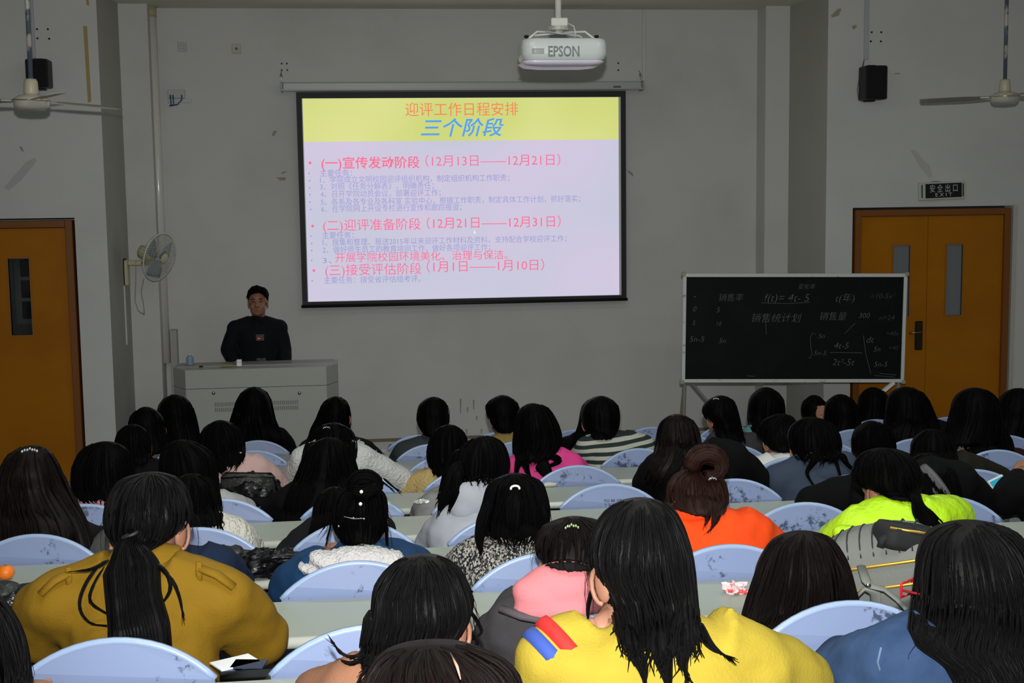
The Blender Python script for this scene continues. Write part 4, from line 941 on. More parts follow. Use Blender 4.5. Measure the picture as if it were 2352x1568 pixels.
# =========================== front rows (far)
person('woman with long hair near podium', 'woman with very long black hair and black coat before the podium', -1, '888:568,598 899:553,612 920:543,622 945:535,627 965:527,631 985:526,640 1005:525,650 1020:530,655', black, 'coat', sh=((520, 1000), (645, 1000)), el=[None, (672, 1050)])
person('bobbed person left of chalkboard door', 'person with short black bob seen under the chalkboard, ears showing', -1, '907:1855,1884 917:1844,1894 938:1839,1898 958:1843,1896 966:1850,1890', cloth('cloth_mustard_dim', (.30, .24, .03)), 'sweater', style='cap', face_open=True)
person('long haired woman third at left', 'woman with long black hair, head in front of the podium left corner', 0, '906:387,412 915:372,430 935:363,442 960:360,450 985:362,456 1010:364,460 1035:362,462', black, 'coat')
person('patterned jacket woman', 'woman in black and white patterned jacket with long hair over left shoulder', 0, '910:757,786 920:742,796 940:734,802 960:728,804 980:716,803 1000:708,800 1020:706,795', mat('cloth_blackwhite', (.004, .004, .004), .8, .2, vary=(28, (.45, .45, .45), .62, .64)), 'jacket', sh=((705, 1030), (842, 1030)), el=[(690, 1060), (868, 1060)], turn=-20)
person('man in dark grey jacket', 'short haired man in dark grey stand-up collar jacket facing the blank wall', 0, '911:982,1008 917:968,1020 933:959,1028 955:957,1031 975:959,1030 990:967,1025 1000:975,1015', cloth('cloth_darkgrey', (.035, .04, .045), bump=(60, .4, .004)), 'jacket', sh=((925, 1036), (1060, 1036)), el=[(912, 1075), (1070, 1080)], style='short', infl=.026,
    extra=lambda c: c.update(x=blob(c, 'collar', [(988, 1006, -.06, .055, .06, .022)], c['cm'], .01)))
person('man in olive jacket', 'short haired man in olive tan jacket beside the magenta top', 0, '907:1140,1168 914:1123,1182 930:1115,1191 950:1116,1193 970:1124,1191 985:1134,1185 992:1142,1178', cloth('cloth_olive', (.26, .18, .06)), 'jacket', sh=((1140, 1018), (1232, 1014)), style='short', turn=28, extra=lambda c: c.update(x=blob(c, 'collar', [(1168, 1000, -.06, .055, .06, .022)], c['cm'], .01)))
person('long haired woman beside striped sweater', 'woman with long black hair mostly hidden left of the striped sweater', 0, '916:1345,1372 925:1336,1385 945:1333,1395 975:1328,1380 1000:1318,1360 1025:1310,1345', black, 'coat', sh=((1318, 1015), (1400, 1010)))
person('woman in turquoise top', 'woman with long black hair and turquoise collar under chalkboard', 0, '889:1744,1776 899:1729,1790 920:1720,1798 950:1717,1800 970:1716,1802 985:1728,1802 1005:1734,1800', cloth('cloth_turquoise', (.10, .24, .24)), 'sweater', sh=((1722, 998), (1815, 1000)))
person('woman touching cheek under board', 'woman with black hair, hand at cheek, under chalkboard right half', 0, '905:1917,1945 914:1902,1958 935:1896,1968 965:1894,1973 995:1890,1976 1010:1890,1975', black, 'coat', el=[(1880, 1010), None], wr=[(1886, 962, .06), None], curl=1.3)
person('woman under white board brace', 'woman with long black hair just left of the white board brace', -1, '889:1992,2020 899:1978,2035 920:1972,2044 950:1970,2050 985:1966,2055 1015:1964,2058', black, 'coat')
person('wide haired woman at door', 'woman with wide spreading black hair right of the white board brace', 1, '888:2063,2098 898:2046,2116 920:2040,2128 950:2035,2141 985:2030,2156 1020:2028,2165', black, 'coat', sh=((2040, 1000), (2180, 990)))
person('woman before right door leaf', 'woman with long black hair in front of the right door leaf', 2, '890:2222,2258 899:2204,2274 920:2193,2288 950:2184,2296 985:2178,2302 1020:2174,2308', black, 'coat')
person('woman at right frame edge, far', 'woman with black hair cut by the right edge before the door frame', 1, '891:2324,2358 905:2305,2376 930:2291,2388 960:2288,2392 990:2284,2396 1020:2282,2400', black, 'coat')
person('dark haired woman low at column', 'woman with short rounded black hair in front of the left column', 1, '934:318,346 944:304,367 965:297,376 995:297,380 1020:299,384 1040:304,384', black, 'coat')
STR = cloth('knit_striped', (.02, .03, .035)); nt = STR.node_tree; bs = nt.nodes['Principled BSDF']
tc = nt.nodes.new('ShaderNodeTexCoord'); wv = nt.nodes.new('ShaderNodeTexWave'); wv.bands_direction = 'Z'; wv.inputs['Scale'].default_value = 7.6; wv.inputs['Distortion'].default_value = 1.2; wv.inputs['Detail Scale'].default_value = .35; wv.inputs['Detail'].default_value = 0
mp = nt.nodes.new('ShaderNodeMapping'); mp.inputs['Rotation'].default_value = (0, .12, 0); nt.links.new(tc.outputs['Object'], mp.inputs[0]); nt.links.new(mp.outputs[0], wv.inputs['Vector'])
rp = nt.nodes.new('ShaderNodeValToRGB'); rp.color_ramp.elements[0].position = .47; rp.color_ramp.elements[1].position = .53; rp.color_ramp.elements[0].color = (.022, .032, .035, 1); rp.color_ramp.elements[1].color = (.42, .43, .36, 1)
nt.links.new(wv.outputs['Fac'], rp.inputs[0]); nt.links.new(rp.outputs[0], bs.inputs['Base Color'])
person('person in striped sweater', 'short haired person in dark and cream striped knit sweater', 1, '909:1364,1396 917:1346,1411 935:1335,1421 958:1334,1424 980:1338,1422 995:1348,1416 1006:1360,1408', STR, 'sweater', sh=((1345, 1030), (1480, 1022)), el=[(1320, 1068), (1500, 1058)], style='cap', infl=.026,
    extra=lambda c: c.update(x=blob(c, 'collar', [(1408, 1000, -.07, .085, .07, .035)], cloth('knit_charcoal', (.022, .032, .035)), .01)))
person('woman in grey coat with clip', 'woman in charcoal coat with pearl hair clip, beside the chalkboard leg', 1, '908:1642,1670 918:1622,1684 940:1610,1690 956:1616,1694 968:1636,1697 985:1640,1700 1000:1644,1706 1012:1655,1712', cloth('cloth_charcoal', (.035, .036, .036)), 'coat', sh=((1640, 1016), (1735, 1020)), el=[(1615, 1060), (1755, 1060)], turn=24,
    extra=lambda c: (clip(c, 1644, 915, .03, M_gem), blob(c, 'collar', [(1662, 992, -.08, .07, .06, .028)], c['cm'], .01)))
# =========================== row 2
def glasses_arm(c, m=None, w=.002):
    H, s, q = c['H'], c['s'], c['q4']; mb = MB()
    def hp(x, y, z): return H+q @ Vector((x*s, y*s, z*s))
    m = m or mat('glasses_black', (.01, .01, .012), .3)
    for sg in (-1, 1):
        mb.tube([hp(sg*.080, -.02, -.002), hp(sg*.080, .0, .012), hp(sg*.078, .085, .012)], w, 6)
        cx = sg*.034
        mb.tube([hp(cx+.027*max(-.86, min(.86, 1.2*math.cos(t*math.pi/8))), .100, .004+.015*max(-.8, min(.8, 1.2*math.sin(t*math.pi/8)))) for t in range(17)], w, 6)
    mb.tube([hp(-.008, .107, .008), hp(.008, .107, .008)], w, 6)
    return mb.build('glasses', m, c['r'], True)
person('woman with red collar', 'dark haired person with visible ear and red patterned collar at left', 2, '974:290,316 984:275,334 1005:267,342 1030:266,346 1050:270,344 1062:276,340', black, 'coat', turn=20, sh=((262, 1085), (362, 1082)),
    extra=lambda c: c.update(x=blob(c, 'red_scarf', [(354, 1072, -.10, .028, .03, .014, -15)], mat('scarf_red', (.28, .01, .015), .7, vary=(40, (.01, .005, .005), .5, .55)), .008)))
person('woman in pale pink coat', 'woman with black hair and pale pink coat beside the dark puffy bag', 2, '965:488,520 975:471,545 998:460,556 1025:457,561 1050:463,562 1066:475,552', cloth('cloth_palepink', (.50, .33, .31), bump=(25, .5, .01)), 'coat', sh=((490, 1078), (590, 1074)), el=[(480, 1110), (640, 1118)], infl=.026, turn=-10,
    extra=lambda c: lock(c, [(500, 1050, -.12, 14), (506, 1068, -.15, 11), (514, 1082, -.16, 9)], 0))
def quilt_extra(c): lock(c, [(735, 1020, -.12, 26), (715, 1060, -.17, 24), (705, 1090, -.18, 14)], 0)
person('woman in white quilted sweater', 'woman in white quilted sweater with long black hair and silver clip', 2, '971:745,786 984:721,804 1003:708,814 1030:700,817 1055:695,815 1080:690,800', mat('cloth_quilt', (.52, .53, .52), .8, .2, bump=(70, 1, .012)), 'sweater', sh=((695, 1052), (835, 1052)), el=[(680, 1100), (925, 1108)], infl=.024, extra=lambda c: (clip(c, 750, 981, .03, M_gem, -.11), quilt_extra(c)))
person('bobbed woman in beige fleece', 'woman with rounded black bob and beige fleece sleeve on desk', 2, '975:1016,1050 985:999,1060 1005:986,1069 1035:981,1076 1060:983,1072 1078:990,1050 1090:1002,1035', cloth('fleece_beige', (.50, .36, .15), bump=(90, 1, .008)), 'fleece', sh=((990, 1105), (1075, 1100)), el=[(935, 1128), None], infl=.024, turn=0)
def mag(c):
    for p in ([(1240, 1060, -.16, 20), (1255, 1085, -.18, 14), (1262, 1102, -.2, 6)], [(1190, 1055, -.15, 8), (1186, 1080, -.17, 5), (1184, 1100, -.19, 3)], [(1262, 1048, -.15, 10), (1285, 1058, -.17, 6), (1240, 1078, -.2, 2)], [(1205, 1060, -.15, 10), (1212, 1085, -.18, 5), (1222, 1106, -.2, 2)]): lock(c, p, 0)
person('woman in magenta top', 'woman in magenta top with loose long black hair, centre of hall', 2, '926:1207,1238 935:1195,1256 955:1186,1269 978:1182,1281 1000:1180,1288 1025:1178,1288 1048:1180,1270 1060:1190,1255', cloth('cloth_magenta', (.62, .05, .23)), 'sweater', sh=((1185, 1068), (1318, 1066)), el=[(1172, 1105), (1335, 1095)], extra=mag)
person('man in white collar', 'young man with short black hair, glasses and white collar', 2, '950:1782,1815 960:1757,1826 980:1742,1833 1005:1740,1832 1022:1756,1826 1034:1772,1815', cloth('cloth_white', (.62, .63, .60)), 'sweater', sh=((1750, 1072), (1860, 1075)), style='short', turn=22, infl=.022,
    extra=lambda c: glasses_arm(c))

person('dark haired woman before lime jacket', 'black haired woman with one ear showing behind the hooded jacket', 2, '966:1985,2020 978:1966,2040 1005:1957,2050 1035:1960,2052 1055:1966,2048 1070:1975,2040', black, 'coat', turn=28, sh=((1950, 1075), (2062, 1075)))
person('woman in maroon-black coat', 'black haired woman in very dark maroon coat at the right', 2, '972:2250,2285 984:2232,2305 1008:2222,2318 1040:2220,2322 1065:2222,2322 1085:2226,2316', cloth('cloth_maroon', (.02, .003, .003)), 'coat', sh=((2215, 1070), (2340, 1055)))
# =========================== row 3
person('woman with pink jacket left', 'woman with thick rounded black hair and light pink jacket at left', 3, '1014:217,262 1022:199,280 1040:181,294 1068:168,304 1098:166,308 1125:168,309 1142:178,302', cloth('fleece_pink', (.62, .25, .33)), 'jacket', sh=((195, 1165), (300, 1158)), infl=.03,
    extra=lambda c: c.update(x=blob(c, 'collar', [(238, 1150, -.09, .11, .07, .035)], c['cm'], .01)))
person('woman with grey knit left', 'black haired woman in light grey knit beside the dark bag', 3, '1010:392,430 1022:376,466 1045:370,490 1080:370,498 1120:374,502 1150:384,505 1165:392,500', cloth('knit_grey', (.36, .36, .36), bump=(120, .9, .005)), 'sweater', sh=((395, 1168), (525, 1160)), el=[None, (560, 1172)])
person('woman in big black coat left', 'woman with hair falling over a big black coat, left centre', 3, '1005:738,775 1016:716,792 1040:702,806 1075:688,818 1110:672,826 1145:655,828 1170:648,815', black, 'coat', sh=((665, 1150), (800, 1140)), el=[(628, 1188), (830, 1180)], infl=.03)
person('hidden woman in grey sweater', 'mostly hidden long haired woman in grey sweater, centre', 3, '1030:1048,1080 1045:1032,1092 1070:1022,1100 1100:1015,1095 1130:1008,1080 1150:1004,1060', cloth('knit_midgrey', (.22, .22, .22)), 'sweater', sh=((990, 1160), (1085, 1165)), el=[(970, 1180), None])
person('long haired woman in wide black coat', 'woman with long brown-black hair and wide black coat, right centre', 3, '951:1536,1572 961:1521,1589 982:1512,1599 1008:1508,1606 1040:1504,1610 1070:1494,1604 1092:1480,1592 1108:1478,1570', black, 'coat', sh=((1510, 1075), (1690, 1052)), el=[(1490, 1110), (1740, 1108)], hm=M_hairb, infl=.03, dD=-.08)
def hoodie_blue(c):
    blob(c, 'hood', [(1868, 1072, -.14, .055, .05, .075, 20), (1905, 1090, -.17, .10, .06, .055), (1942, 1070, -.14, .06, .05, .07, -20), (1905, 1068, -.10, .085, .05, .035)], c['cm'], .010)
    for p in ([(1878, 1040, -.13, 14), (1866, 1062, -.17, 8), (1852, 1085, -.2, 4), (1864, 1108, -.2, 2)], [(1930, 1040, -.12, 12), (1945, 1065, -.17, 5), (1962, 1080, -.19, 2)], [(1912, 1045, -.14, 8), (1922, 1068, -.2, 4), (1930, 1095, -.22, 2)]): lock(c, p, 0)
person('woman in slate blue hoodie', 'black haired woman in slate blue hooded jacket', 3, '958:1842,1884 968:1823,1905 988:1814,1920 1015:1812,1927 1038:1818,1926 1052:1832,1914', cloth('cloth_slate', (.035, .050, .080)), 'hoodie', sh=((1785, 1098), (1955, 1092)), el=[(1752, 1140), (1985, 1130)], extra=hoodie_blue, infl=.03)
person('woman in olive-black coat', 'black haired woman in olive-black coat whose sleeve reaches right', 3, '985:2122,2162 998:2104,2180 1022:2096,2188 1055:2092,2192 1080:2096,2192 1100:2102,2186', cloth('cloth_oliveblack', (.010, .010, .005)), 'coat', sh=((2100, 1088), (2235, 1078)), el=[(2080, 1120), (2295, 1105)], infl=.03)
# =========================== row 4
def clip13(c): clip(c, 68, 1032, .05, M_gem, -.115, .009)
person('long haired woman at left edge', 'woman with very long dark hair and rhinestone clip at left edge', 4, '1023:52,90 1031:32,106 1050:14,120 1075:2,136 1105:-8,148 1142:-16,163 1180:-24,187 1220:-28,206 1260:-30,217 1296:-26,214', dk, 'coat', hm=M_hairb, extra=clip13, hs=1.0, sh=((0, 1225), (150, 1225)))
person('hidden writer in grey sleeve', 'person hidden behind the mustard coat, grey sleeve, writing with a pen', 4, '1105:288,330 1116:268,350 1140:258,360 1175:256,362 1205:262,356 1215:270,350', cloth('knit_charcoalgrey', (.09, .09, .09)), 'sweater', sh=((262, 1240), (350, 1240)), el=[(252, 1275, .05), None], wr=[(232, 1232, .12), None], style='cap', curl=1.5,
    extra=lambda c: None)
person('woman in white fur coat', 'woman with long straight hair over a white fluffy coat', 4, '1088:415,460 1100:396,484 1125:386,497 1155:382,504 1185:388,509 1205:398,510', cloth('fur_white', (.60, .58, .52), bump=(60, 1, .02)), 'coat', sh=((420, 1232), (535, 1228)), el=[None, (562, 1260)], infl=.03)
person('bent woman behind the bun', 'woman bent low over desk, half hidden behind the beaded updo', 4, '1118:748,784 1130:732,800 1155:722,812 1185:720,812 1210:716,800 1232:706,775', dk, 'jacket', sh=((720, 1225), (835, 1225)), wr=[(678, 1252, .02), None], el=[(668, 1275, .0), None], curl=1.2)
def hoodie_grey(c):
    blob(c, 'hood', [(1085, 1150, -.15, .085, .06, .07, 18), (1115, 1135, -.13, .06, .06, .06), (1068, 1168, -.16, .06, .05, .05)], c['cm'], .010)
    lock(c, [(1060, 1060, -.08, 26), (1040, 1105, -.12, 22), (1022, 1145, -.12, 15), (1010, 1172, -.12, 6)], 0)
    lock(c, [(1050, 1075, -.10, 16), (1046, 1120, -.16, 12), (1034, 1165, -.18, 4)], 0)
person('woman in grey hoodie', 'woman with parted black hair falling left over a light grey hoodie', 4, '1001:1090,1130 1011:1070,1147 1032:1057,1160 1058:1053,1166 1076:1050,1166 1088:1054,1162 1096:1062,1152', cloth('fleece_grey', (.36, .38, .43)), 'hoodie', sh=((1035, 1200), (1150, 1185)), el=[(995, 1250), (1165, 1240)], extra=hoodie_grey, infl=.03, turn=-10)
def streaks(c):
    for p in ([(2120, 1070, -.15, 10), (2150, 1105, -.18, 13), (2185, 1150, -.2, 8), (2198, 1166, -.2, 3)], [(2135, 1120, -.16, 6), (2160, 1150, -.19, 7), (2170, 1165, -.19, 3)]): lock(c, p, 0, m=hair_mat('hair_shine_grey', (.03, .03, .032), (.30, .30, .31)), name='shiny_lock')
person('wide armed person in black', 'person in black coat, arms wide on desk, glossy grey streaked hair', 4, '1040:2115,2155 1052:2092,2172 1078:2080,2184 1105:2082,2192 1135:2090,2200 1160:2100,2205', black, 'coat', sh=((1985, 1125), (2205, 1105)), el=[(1868, 1160), (2250, 1160)], infl=.035, extra=streaks)
person('phone holder at right edge', 'person cut by the right edge in black, fist raised, phone in hand', 4, '1015:2420,2470 1028:2395,2495 1060:2385,2505 1100:2385,2505 1130:2390,2500', black, 'jacket', sh=((2350, 1120), (2520, 1120)), el=[(2310, 1150, .05), None], wr=[(2345, 1085, .10), None], curl=1.6)
# =========================== row 5
person('person in navy jacket', 'person in navy jacket with white fleece collar hidden behind mustard coat', 5, '1118:320,365 1128:298,385 1150:284,398 1185:280,404 1215:286,400 1235:296,388', cloth('cloth_navy', (.006, .015, .04)), 'jacket', sh=((300, 1320), (500, 1305)), el=[None, (535, 1350)], infl=.03, style='cap',
    extra=lambda c: c.update(x=blob(c, 'fleece_collar', [(440, 1296, -.06, .07, .05, .025, 20)], cloth('sherpa_white', (.62, .62, .62), bump=(90, 1, .01)), .008, 1, .004)))
def bun24(c):
    H = c['H']; lock(c, [(815, 1120, -.02, 20), (822, 1102, -.03, 22), (845, 1100, -.04, 24), (866, 1112, -.04, 18), (858, 1128, -.05, 12)], 0, 'hair_bun', flat=.9)
    lock(c, [(862, 1118, -.06, 16), (838, 1132, -.08, 20), (812, 1128, -.08, 14)], 0, 'hair_bun', flat=.9)
    for (u, v) in ((830, 1129), (828, 1157)):
        mb = MB(); mb.ell(P(u, v, c['D']-.125), (.0055, .005, .0055), 10, 8); mb.build('pearl_pin', M_pearl, c['r'], True)
    mb = MB(); mb.tube([P(790, 1186, c['D']-.122), P(812, 1191, c['D']-.128), P(838, 1190, c['D']-.122)], .0013, 6)
    for u, v in ((812, 1189), (836, 1191), (778, 1208)): mb.ell(P(u, v, c['D']-.128), (.003, .003, .003), 8, 6)
    mb.build('hair_pin', M_gem, c['r'], True)
    for u, v, h_, q in ((775, 1150, 60, -30), (770, 1160, 75, -18), (884, 1200, 70, 6), (888, 1190, 85, 2), (870, 1100, 20, 25), (880, 1098, 25, 30)):
        lock(c, [(u, v, -.02, 2.5), (u+q*.4, v+h_*.4, -.03, 2), (u+q, v+h_, -.05, 1)], 0, seg=5, n=8)
    blob(c, 'sherpa_collar', [(825, 1282, -.15, .105, .06, .034), (765, 1294, -.15, .075, .06, .026, 22), (885, 1292, -.15, .055, .06, .030, -20), (722, 1306, -.14, .05, .05, .014, 15)], mat('sherpa', (.62, .60, .60), .95, .1, bump=(120, 1, .01)), .007, 1, .006)
    blob(c, 'shoulder_patch', [(742, 1283, -.10, .008, .01, .005)], mat('amber', (.6, .25, .01), .5), .003)
person('woman with beaded updo', 'woman with pearl pinned updo, white sherpa collar and blue jacket', 5, '1112:800,856 1122:780,874 1145:768,884 1172:763,887 1200:766,885 1222:772,880 1234:778,874 1243:788,866', cloth('cloth_denimblue', (.010, .045, .12)), 'jacket', sh=((720, 1322), (900, 1318)), el=[(670, 1350), None], style='tied', extra=bun24, infl=.03)
def scr29(c):
    mb = MB(); p = P(1183, 1121, c['D']-.125); mb.tube([p+Vector((.013*math.cos(t), -.002, .008*math.sin(t))) for t in [math.pi*a/8 for a in range(-1, 10)]], .0035, 8); mb.build('hair_tie', mat('tie_white', (.75, .72, .74), .5), c['r'], True)
    for q in ([(1122, 1150, -.1, 12), (1108, 1195, -.12, 15), (1100, 1235, -.14, 11), (1103, 1264, -.14, 4)], [(1245, 1160, -.1, 8), (1247, 1200, -.12, 9), (1246, 1235, -.14, 4)]): lock(c, q, 0)
    lock(c, [(1183, 1126, -.125, 12), (1180, 1160, -.145, 20), (1178, 1195, -.155, 18), (1182, 1225, -.16, 7)], 0)
    blob(c, 'collar', [(1190, 1238, -.10, .10, .075, .05), (1150, 1262, -.11, .06, .06, .03, 25)], c['cm'], .009)
TW = mat('tweed', (.03, .03, .03), .95, .1); nt = TW.node_tree; bs = nt.nodes['Principled BSDF']; tc = nt.nodes.new('ShaderNodeTexCoord')
vo = nt.nodes.new('ShaderNodeTexVoronoi'); vo.inputs['Scale'].default_value = 210; mp = nt.nodes.new('ShaderNodeMapping'); mp.inputs['Scale'].default_value = (1, 1, .6); mp.inputs['Rotation'].default_value = (0, .5, 0)
nt.links.new(tc.outputs['Object'], mp.inputs[0]); nt.links.new(mp.outputs[0], vo.inputs['Vector'])
rp = nt.nodes.new('ShaderNodeValToRGB'); rp.color_ramp.interpolation = 'CONSTANT'
for i_, (ps, cl) in enumerate(((0, (.02, .022, .025)), (.36, (.16, .14, .12)), (.5, (.42, .41, .38)), (.8, (.03, .03, .035)))):
    e = rp.color_ramp.elements[i_] if i_ < 2 else rp.color_ramp.elements.new(ps); e.position = ps; e.color = (*cl, 1)
nt.links.new(vo.outputs['Color'], rp.inputs[0]); nt.links.new(rp.outputs[0], bs.inputs['Base Color'])
bp = nt.nodes.new('ShaderNodeBump'); bp.inputs['Distance'].default_value = .006; nt.links.new(vo.outputs['Distance'], bp.inputs['Height']); nt.links.new(bp.outputs[0], bs.inputs['Normal'])
person('woman in tweed coat', 'woman in black and white tweed coat with half tied black hair', 5, '1087:1155,1215 1097:1132,1238 1118:1122,1246 1150:1115,1254 1180:1105,1258 1205:1102,1254 1222:1112,1246', TW, 'coat', sh=((1085, 1295), (1255, 1285)), el=[(1045, 1340), None], extra=scr29, infl=.035)
def bun7(c):
    lock(c, [(1590, 1075, -.03, 22), (1600, 1048, -.04, 26), (1632, 1042, -.05, 26), (1655, 1062, -.05, 22), (1648, 1090, -.06, 16), (1620, 1095, -.07, 18)], 0, 'hair_bun', flat=.9, m=M_hairr)
    blob(c, 'bun_core', [(1628, 1068, -.035, .035, .03, .030)], M_hairr, .006)
    for q in ([(1650, 1130, -.06, 14), (1652, 1165, -.08, 13), (1642, 1192, -.1, 9), (1636, 1207, -.1, 3)], [(1628, 1140, -.08, 14), (1628, 1170, -.1, 12), (1622, 1196, -.1, 4)], [(1548, 1130, -.04, 8), (1552, 1160, -.05, 6), (1560, 1180, -.05, 2)]): lock(c, q, 0, m=M_hairr)
    clip(c, 1636, 1098, .022, M_gem, -.10)
    for q in ([(1660, 1050, -.04, 3), (1668, 1066, -.05, 2), (1662, 1080, -.05, 1)], [(1600, 1040, -.03, 3), (1585, 1052, -.03, 2), (1575, 1075, -.03, 1)]): lock(c, q, 0, seg=5, n=8, m=M_hairr)
    mb = MB(); mb.ell(P(1540, 1172, c['D']-.03), (.004, .004, .012), 8, 6); mb.build('earring', M_gem, c['r'], True)
    blob(c, 'collar', [(1598, 1172, -.09, .085, .07, .045), (1640, 1180, -.06, .05, .06, .02)], c['cm'], .009)
person('woman in orange sweater', 'woman in bright orange sweater with messy russet bun', 5, '1076:1570,1625 1086:1548,1648 1108:1536,1660 1135:1533,1666 1152:1537,1667 1164:1550,1666 1172:1575,1660', cloth('wool_orange', (.86, .07, .008)), 'sweater', sh=((1560, 1240), (1725, 1228)), el=[(1565, 1300), (1770, 1268)], style='tied', hm=M_hairr, extra=bun7, infl=.036, turn=14)
def pony42(c):
    lock(c, [(2080, 1118, -.08, 18), (2105, 1150, -.14, 19), (2118, 1178, -.17, 22), (2135, 1205, -.19, 28)], 0, 'ponytail', seg=28, n=24, flat=.5)
    lock(c, [(2125, 1180, -.19, 16), (2146, 1200, -.2, 9), (2160, 1212, -.2, 4)], 0, 'ponytail')
    blob(c, 'collar', [(2050, 1175, -.07, .075, .07, .035, -8), (2005, 1192, -.10, .055, .06, .035, 35)], c['cm'], .009)
    blob(c, 'hood', [(1990, 1250, -.20, .12, .05, .045, 25), (2060, 1245, -.21, .12, .06, .05, -15), (1945, 1235, -.13, .05, .05, .04)], c['cm'], .010)
person('woman in lime jacket', 'woman in lime green puffy jacket with long black ponytail', 5, '1029:2004,2052 1040:1981,2082 1062:1967,2098 1088:1960,2106 1108:1968,2108 1120:1990,2106 1130:2015,2104 1138:2035,2100', mat('nylon_lime', (.48, .80, .012), .45, .4, bump=(14, 1, .02)), 'jacket', sh=((1965, 1222), (2130, 1195)), el=[(1925, 1262), (2180, 1196)], style='tied', extra=pony42, infl=.04, turn=26)
# =========================== row 6
def must(c):
    lock(c, [(299, 1226, -.11, 15), (300, 1238, -.14, 22), (296, 1262, -.17, 36), (302, 1304, -.20, 64), (306, 1372, -.22, 62), (318, 1440, -.23, 69), (322, 1492, -.23, 70), (318, 1509, -.23, 60)], 0, 'ponytail', seg=56, n=40, flat=.35, ridge=.05)
    mb = MB(); p = P(300, 1227, c['D']-.125); mb.tube([p+Vector((.016*math.cos(t), -.008+.008*math.sin(t), .006*math.cos(t))) for t in [math.pi*a/6 for a in range(13)]], .005, 8); mb.build('hair_tie', mat('tie_black', (.006, .006, .01), .6), c['r'], True)
    for q in ([(235, 1290, -.2, 3), (200, 1330, -.23, 3), (178, 1390, -.24, 2.5), (205, 1432, -.24, 2), (236, 1436, -.24, 1.5)], [(240, 1300, -.2, 3), (215, 1340, -.24, 2.5), (205, 1380, -.24, 2), (240, 1405, -.24, 1.5)], [(360, 1300, -.2, 5), (395, 1330, -.24, 4), (412, 1370, -.24, 2), (418, 1400, -.24, 1)], [(350, 1290, -.2, 5), (380, 1310, -.22, 4), (392, 1350, -.24, 3), (372, 1385, -.24, 1)], [(250, 1285, -.19, 4), (212, 1305, -.22, 3), (180, 1310, -.22, 1)]): lock(c, q, 0, seg=6, n=16)
    blob(c, 'collar', [(330, 1290, -.09, .085, .075, .05), (300, 1305, -.12, .10, .05, .025), (375, 1285, -.08, .05, .06, .025, -30)], c['cm'], .009)
    for sg, (u0, v0), (u1, v1) in ((1, (458, 1304), (538, 1348)), (-1, (160, 1316), (92, 1365))):
        a = drape(c['bvh'], P(u0, v0, c['D']-.05), .004); b = drape(c['bvh'], P(u1, v1, c['D']-.05), .004); m_ = drape(c['bvh'], (P(u0, v0, c['D'])+P(u1, v1, c['D']))/2+Vector((0, 0, .008)), .008); mb = MB(); mb.tube([a, m_, b], [.018, .020, .018], 10, .45); ep = mb.build('epaulette', c['cm'], c['r'], True)
        mb = MB(); mb.tube([a+Vector((0, -.01, .016)), a+Vector((0, -.014, -.03))], .007, 8, .5); mb.build('strap_loop', c['cm'], ep, True)
person('woman in mustard coat', 'woman in mustard wool coat with long black ponytail, front left', 6, '1085:312,378 1097:280,406 1120:262,424 1150:250,435 1180:245,438 1208:248,430 1230:258,405 1248:276,370 1258:288,345', cloth('wool_mustard', (.195, .108, .005)), 'coat', sh=((135, 1375), (508, 1368)), el=[(95, 1440, .08), (588, 1462, .12)], style='tied', infl=.036, extra=must, turn=-12, dD=-.02)
def pink(c):
    clip(c, 1313, 1207, .03, mat('gem_green', (.45, .6, .3), .15, metal=.6), -.10)
    blob(c, 'hood', [(1295, 1350, -.17, .105, .07, .062), (1260, 1375, -.18, .09, .06, .05, 20), (1340, 1370, -.17, .10, .06, .055, -15), (1300, 1392, -.19, .125, .06, .035)], cloth('fleece_rose', (.62, .20, .22)), .009)
    a = [P(u, v, c['D']-.23+dy) for u, v, dy in ((1152, 1398, .05), (1200, 1415, .01), (1250, 1424, 0), (1310, 1426, 0), (1380, 1420, .02), (1430, 1408, .06))]
    mb = MB(); mb.tube(a, .013, 12, .7); mb.build('hood_trim', cloth('trim_grey', (.09, .075, .085)), c['r'], True)
person('woman with pink hood', 'woman with pink hood over a dark grey jacket, centre', 6, '1187:1284,1355 1198:1256,1385 1220:1241,1400 1250:1233,1405 1268:1232,1402 1280:1238,1398 1288:1248,1388', cloth('cloth_jacketgrey', (.045, .042, .046)), 'jacket', sh=((1185, 1440), (1420, 1440)), el=[(1140, 1510), None], hm=M_hairb, extra=pink, infl=.04, style='cap')
person('woman with smooth dark hair', 'woman with smooth long dark hair behind an empty seat, lower right', 6, '1221:1822,1876 1229:1795,1893 1250:1771,1913 1285:1752,1933 1325:1737,1945 1370:1722,1957 1410:1709,1967 1445:1700,1970 1475:1696,1968', dk, 'jacket', hm=M_hairb, sh=((1765, 1480), (1915, 1480)), el=[(1755, 1540), (1935, 1540)], wr=[(1815, 1430, .22), (1870, 1430, .22)], infl=.016)
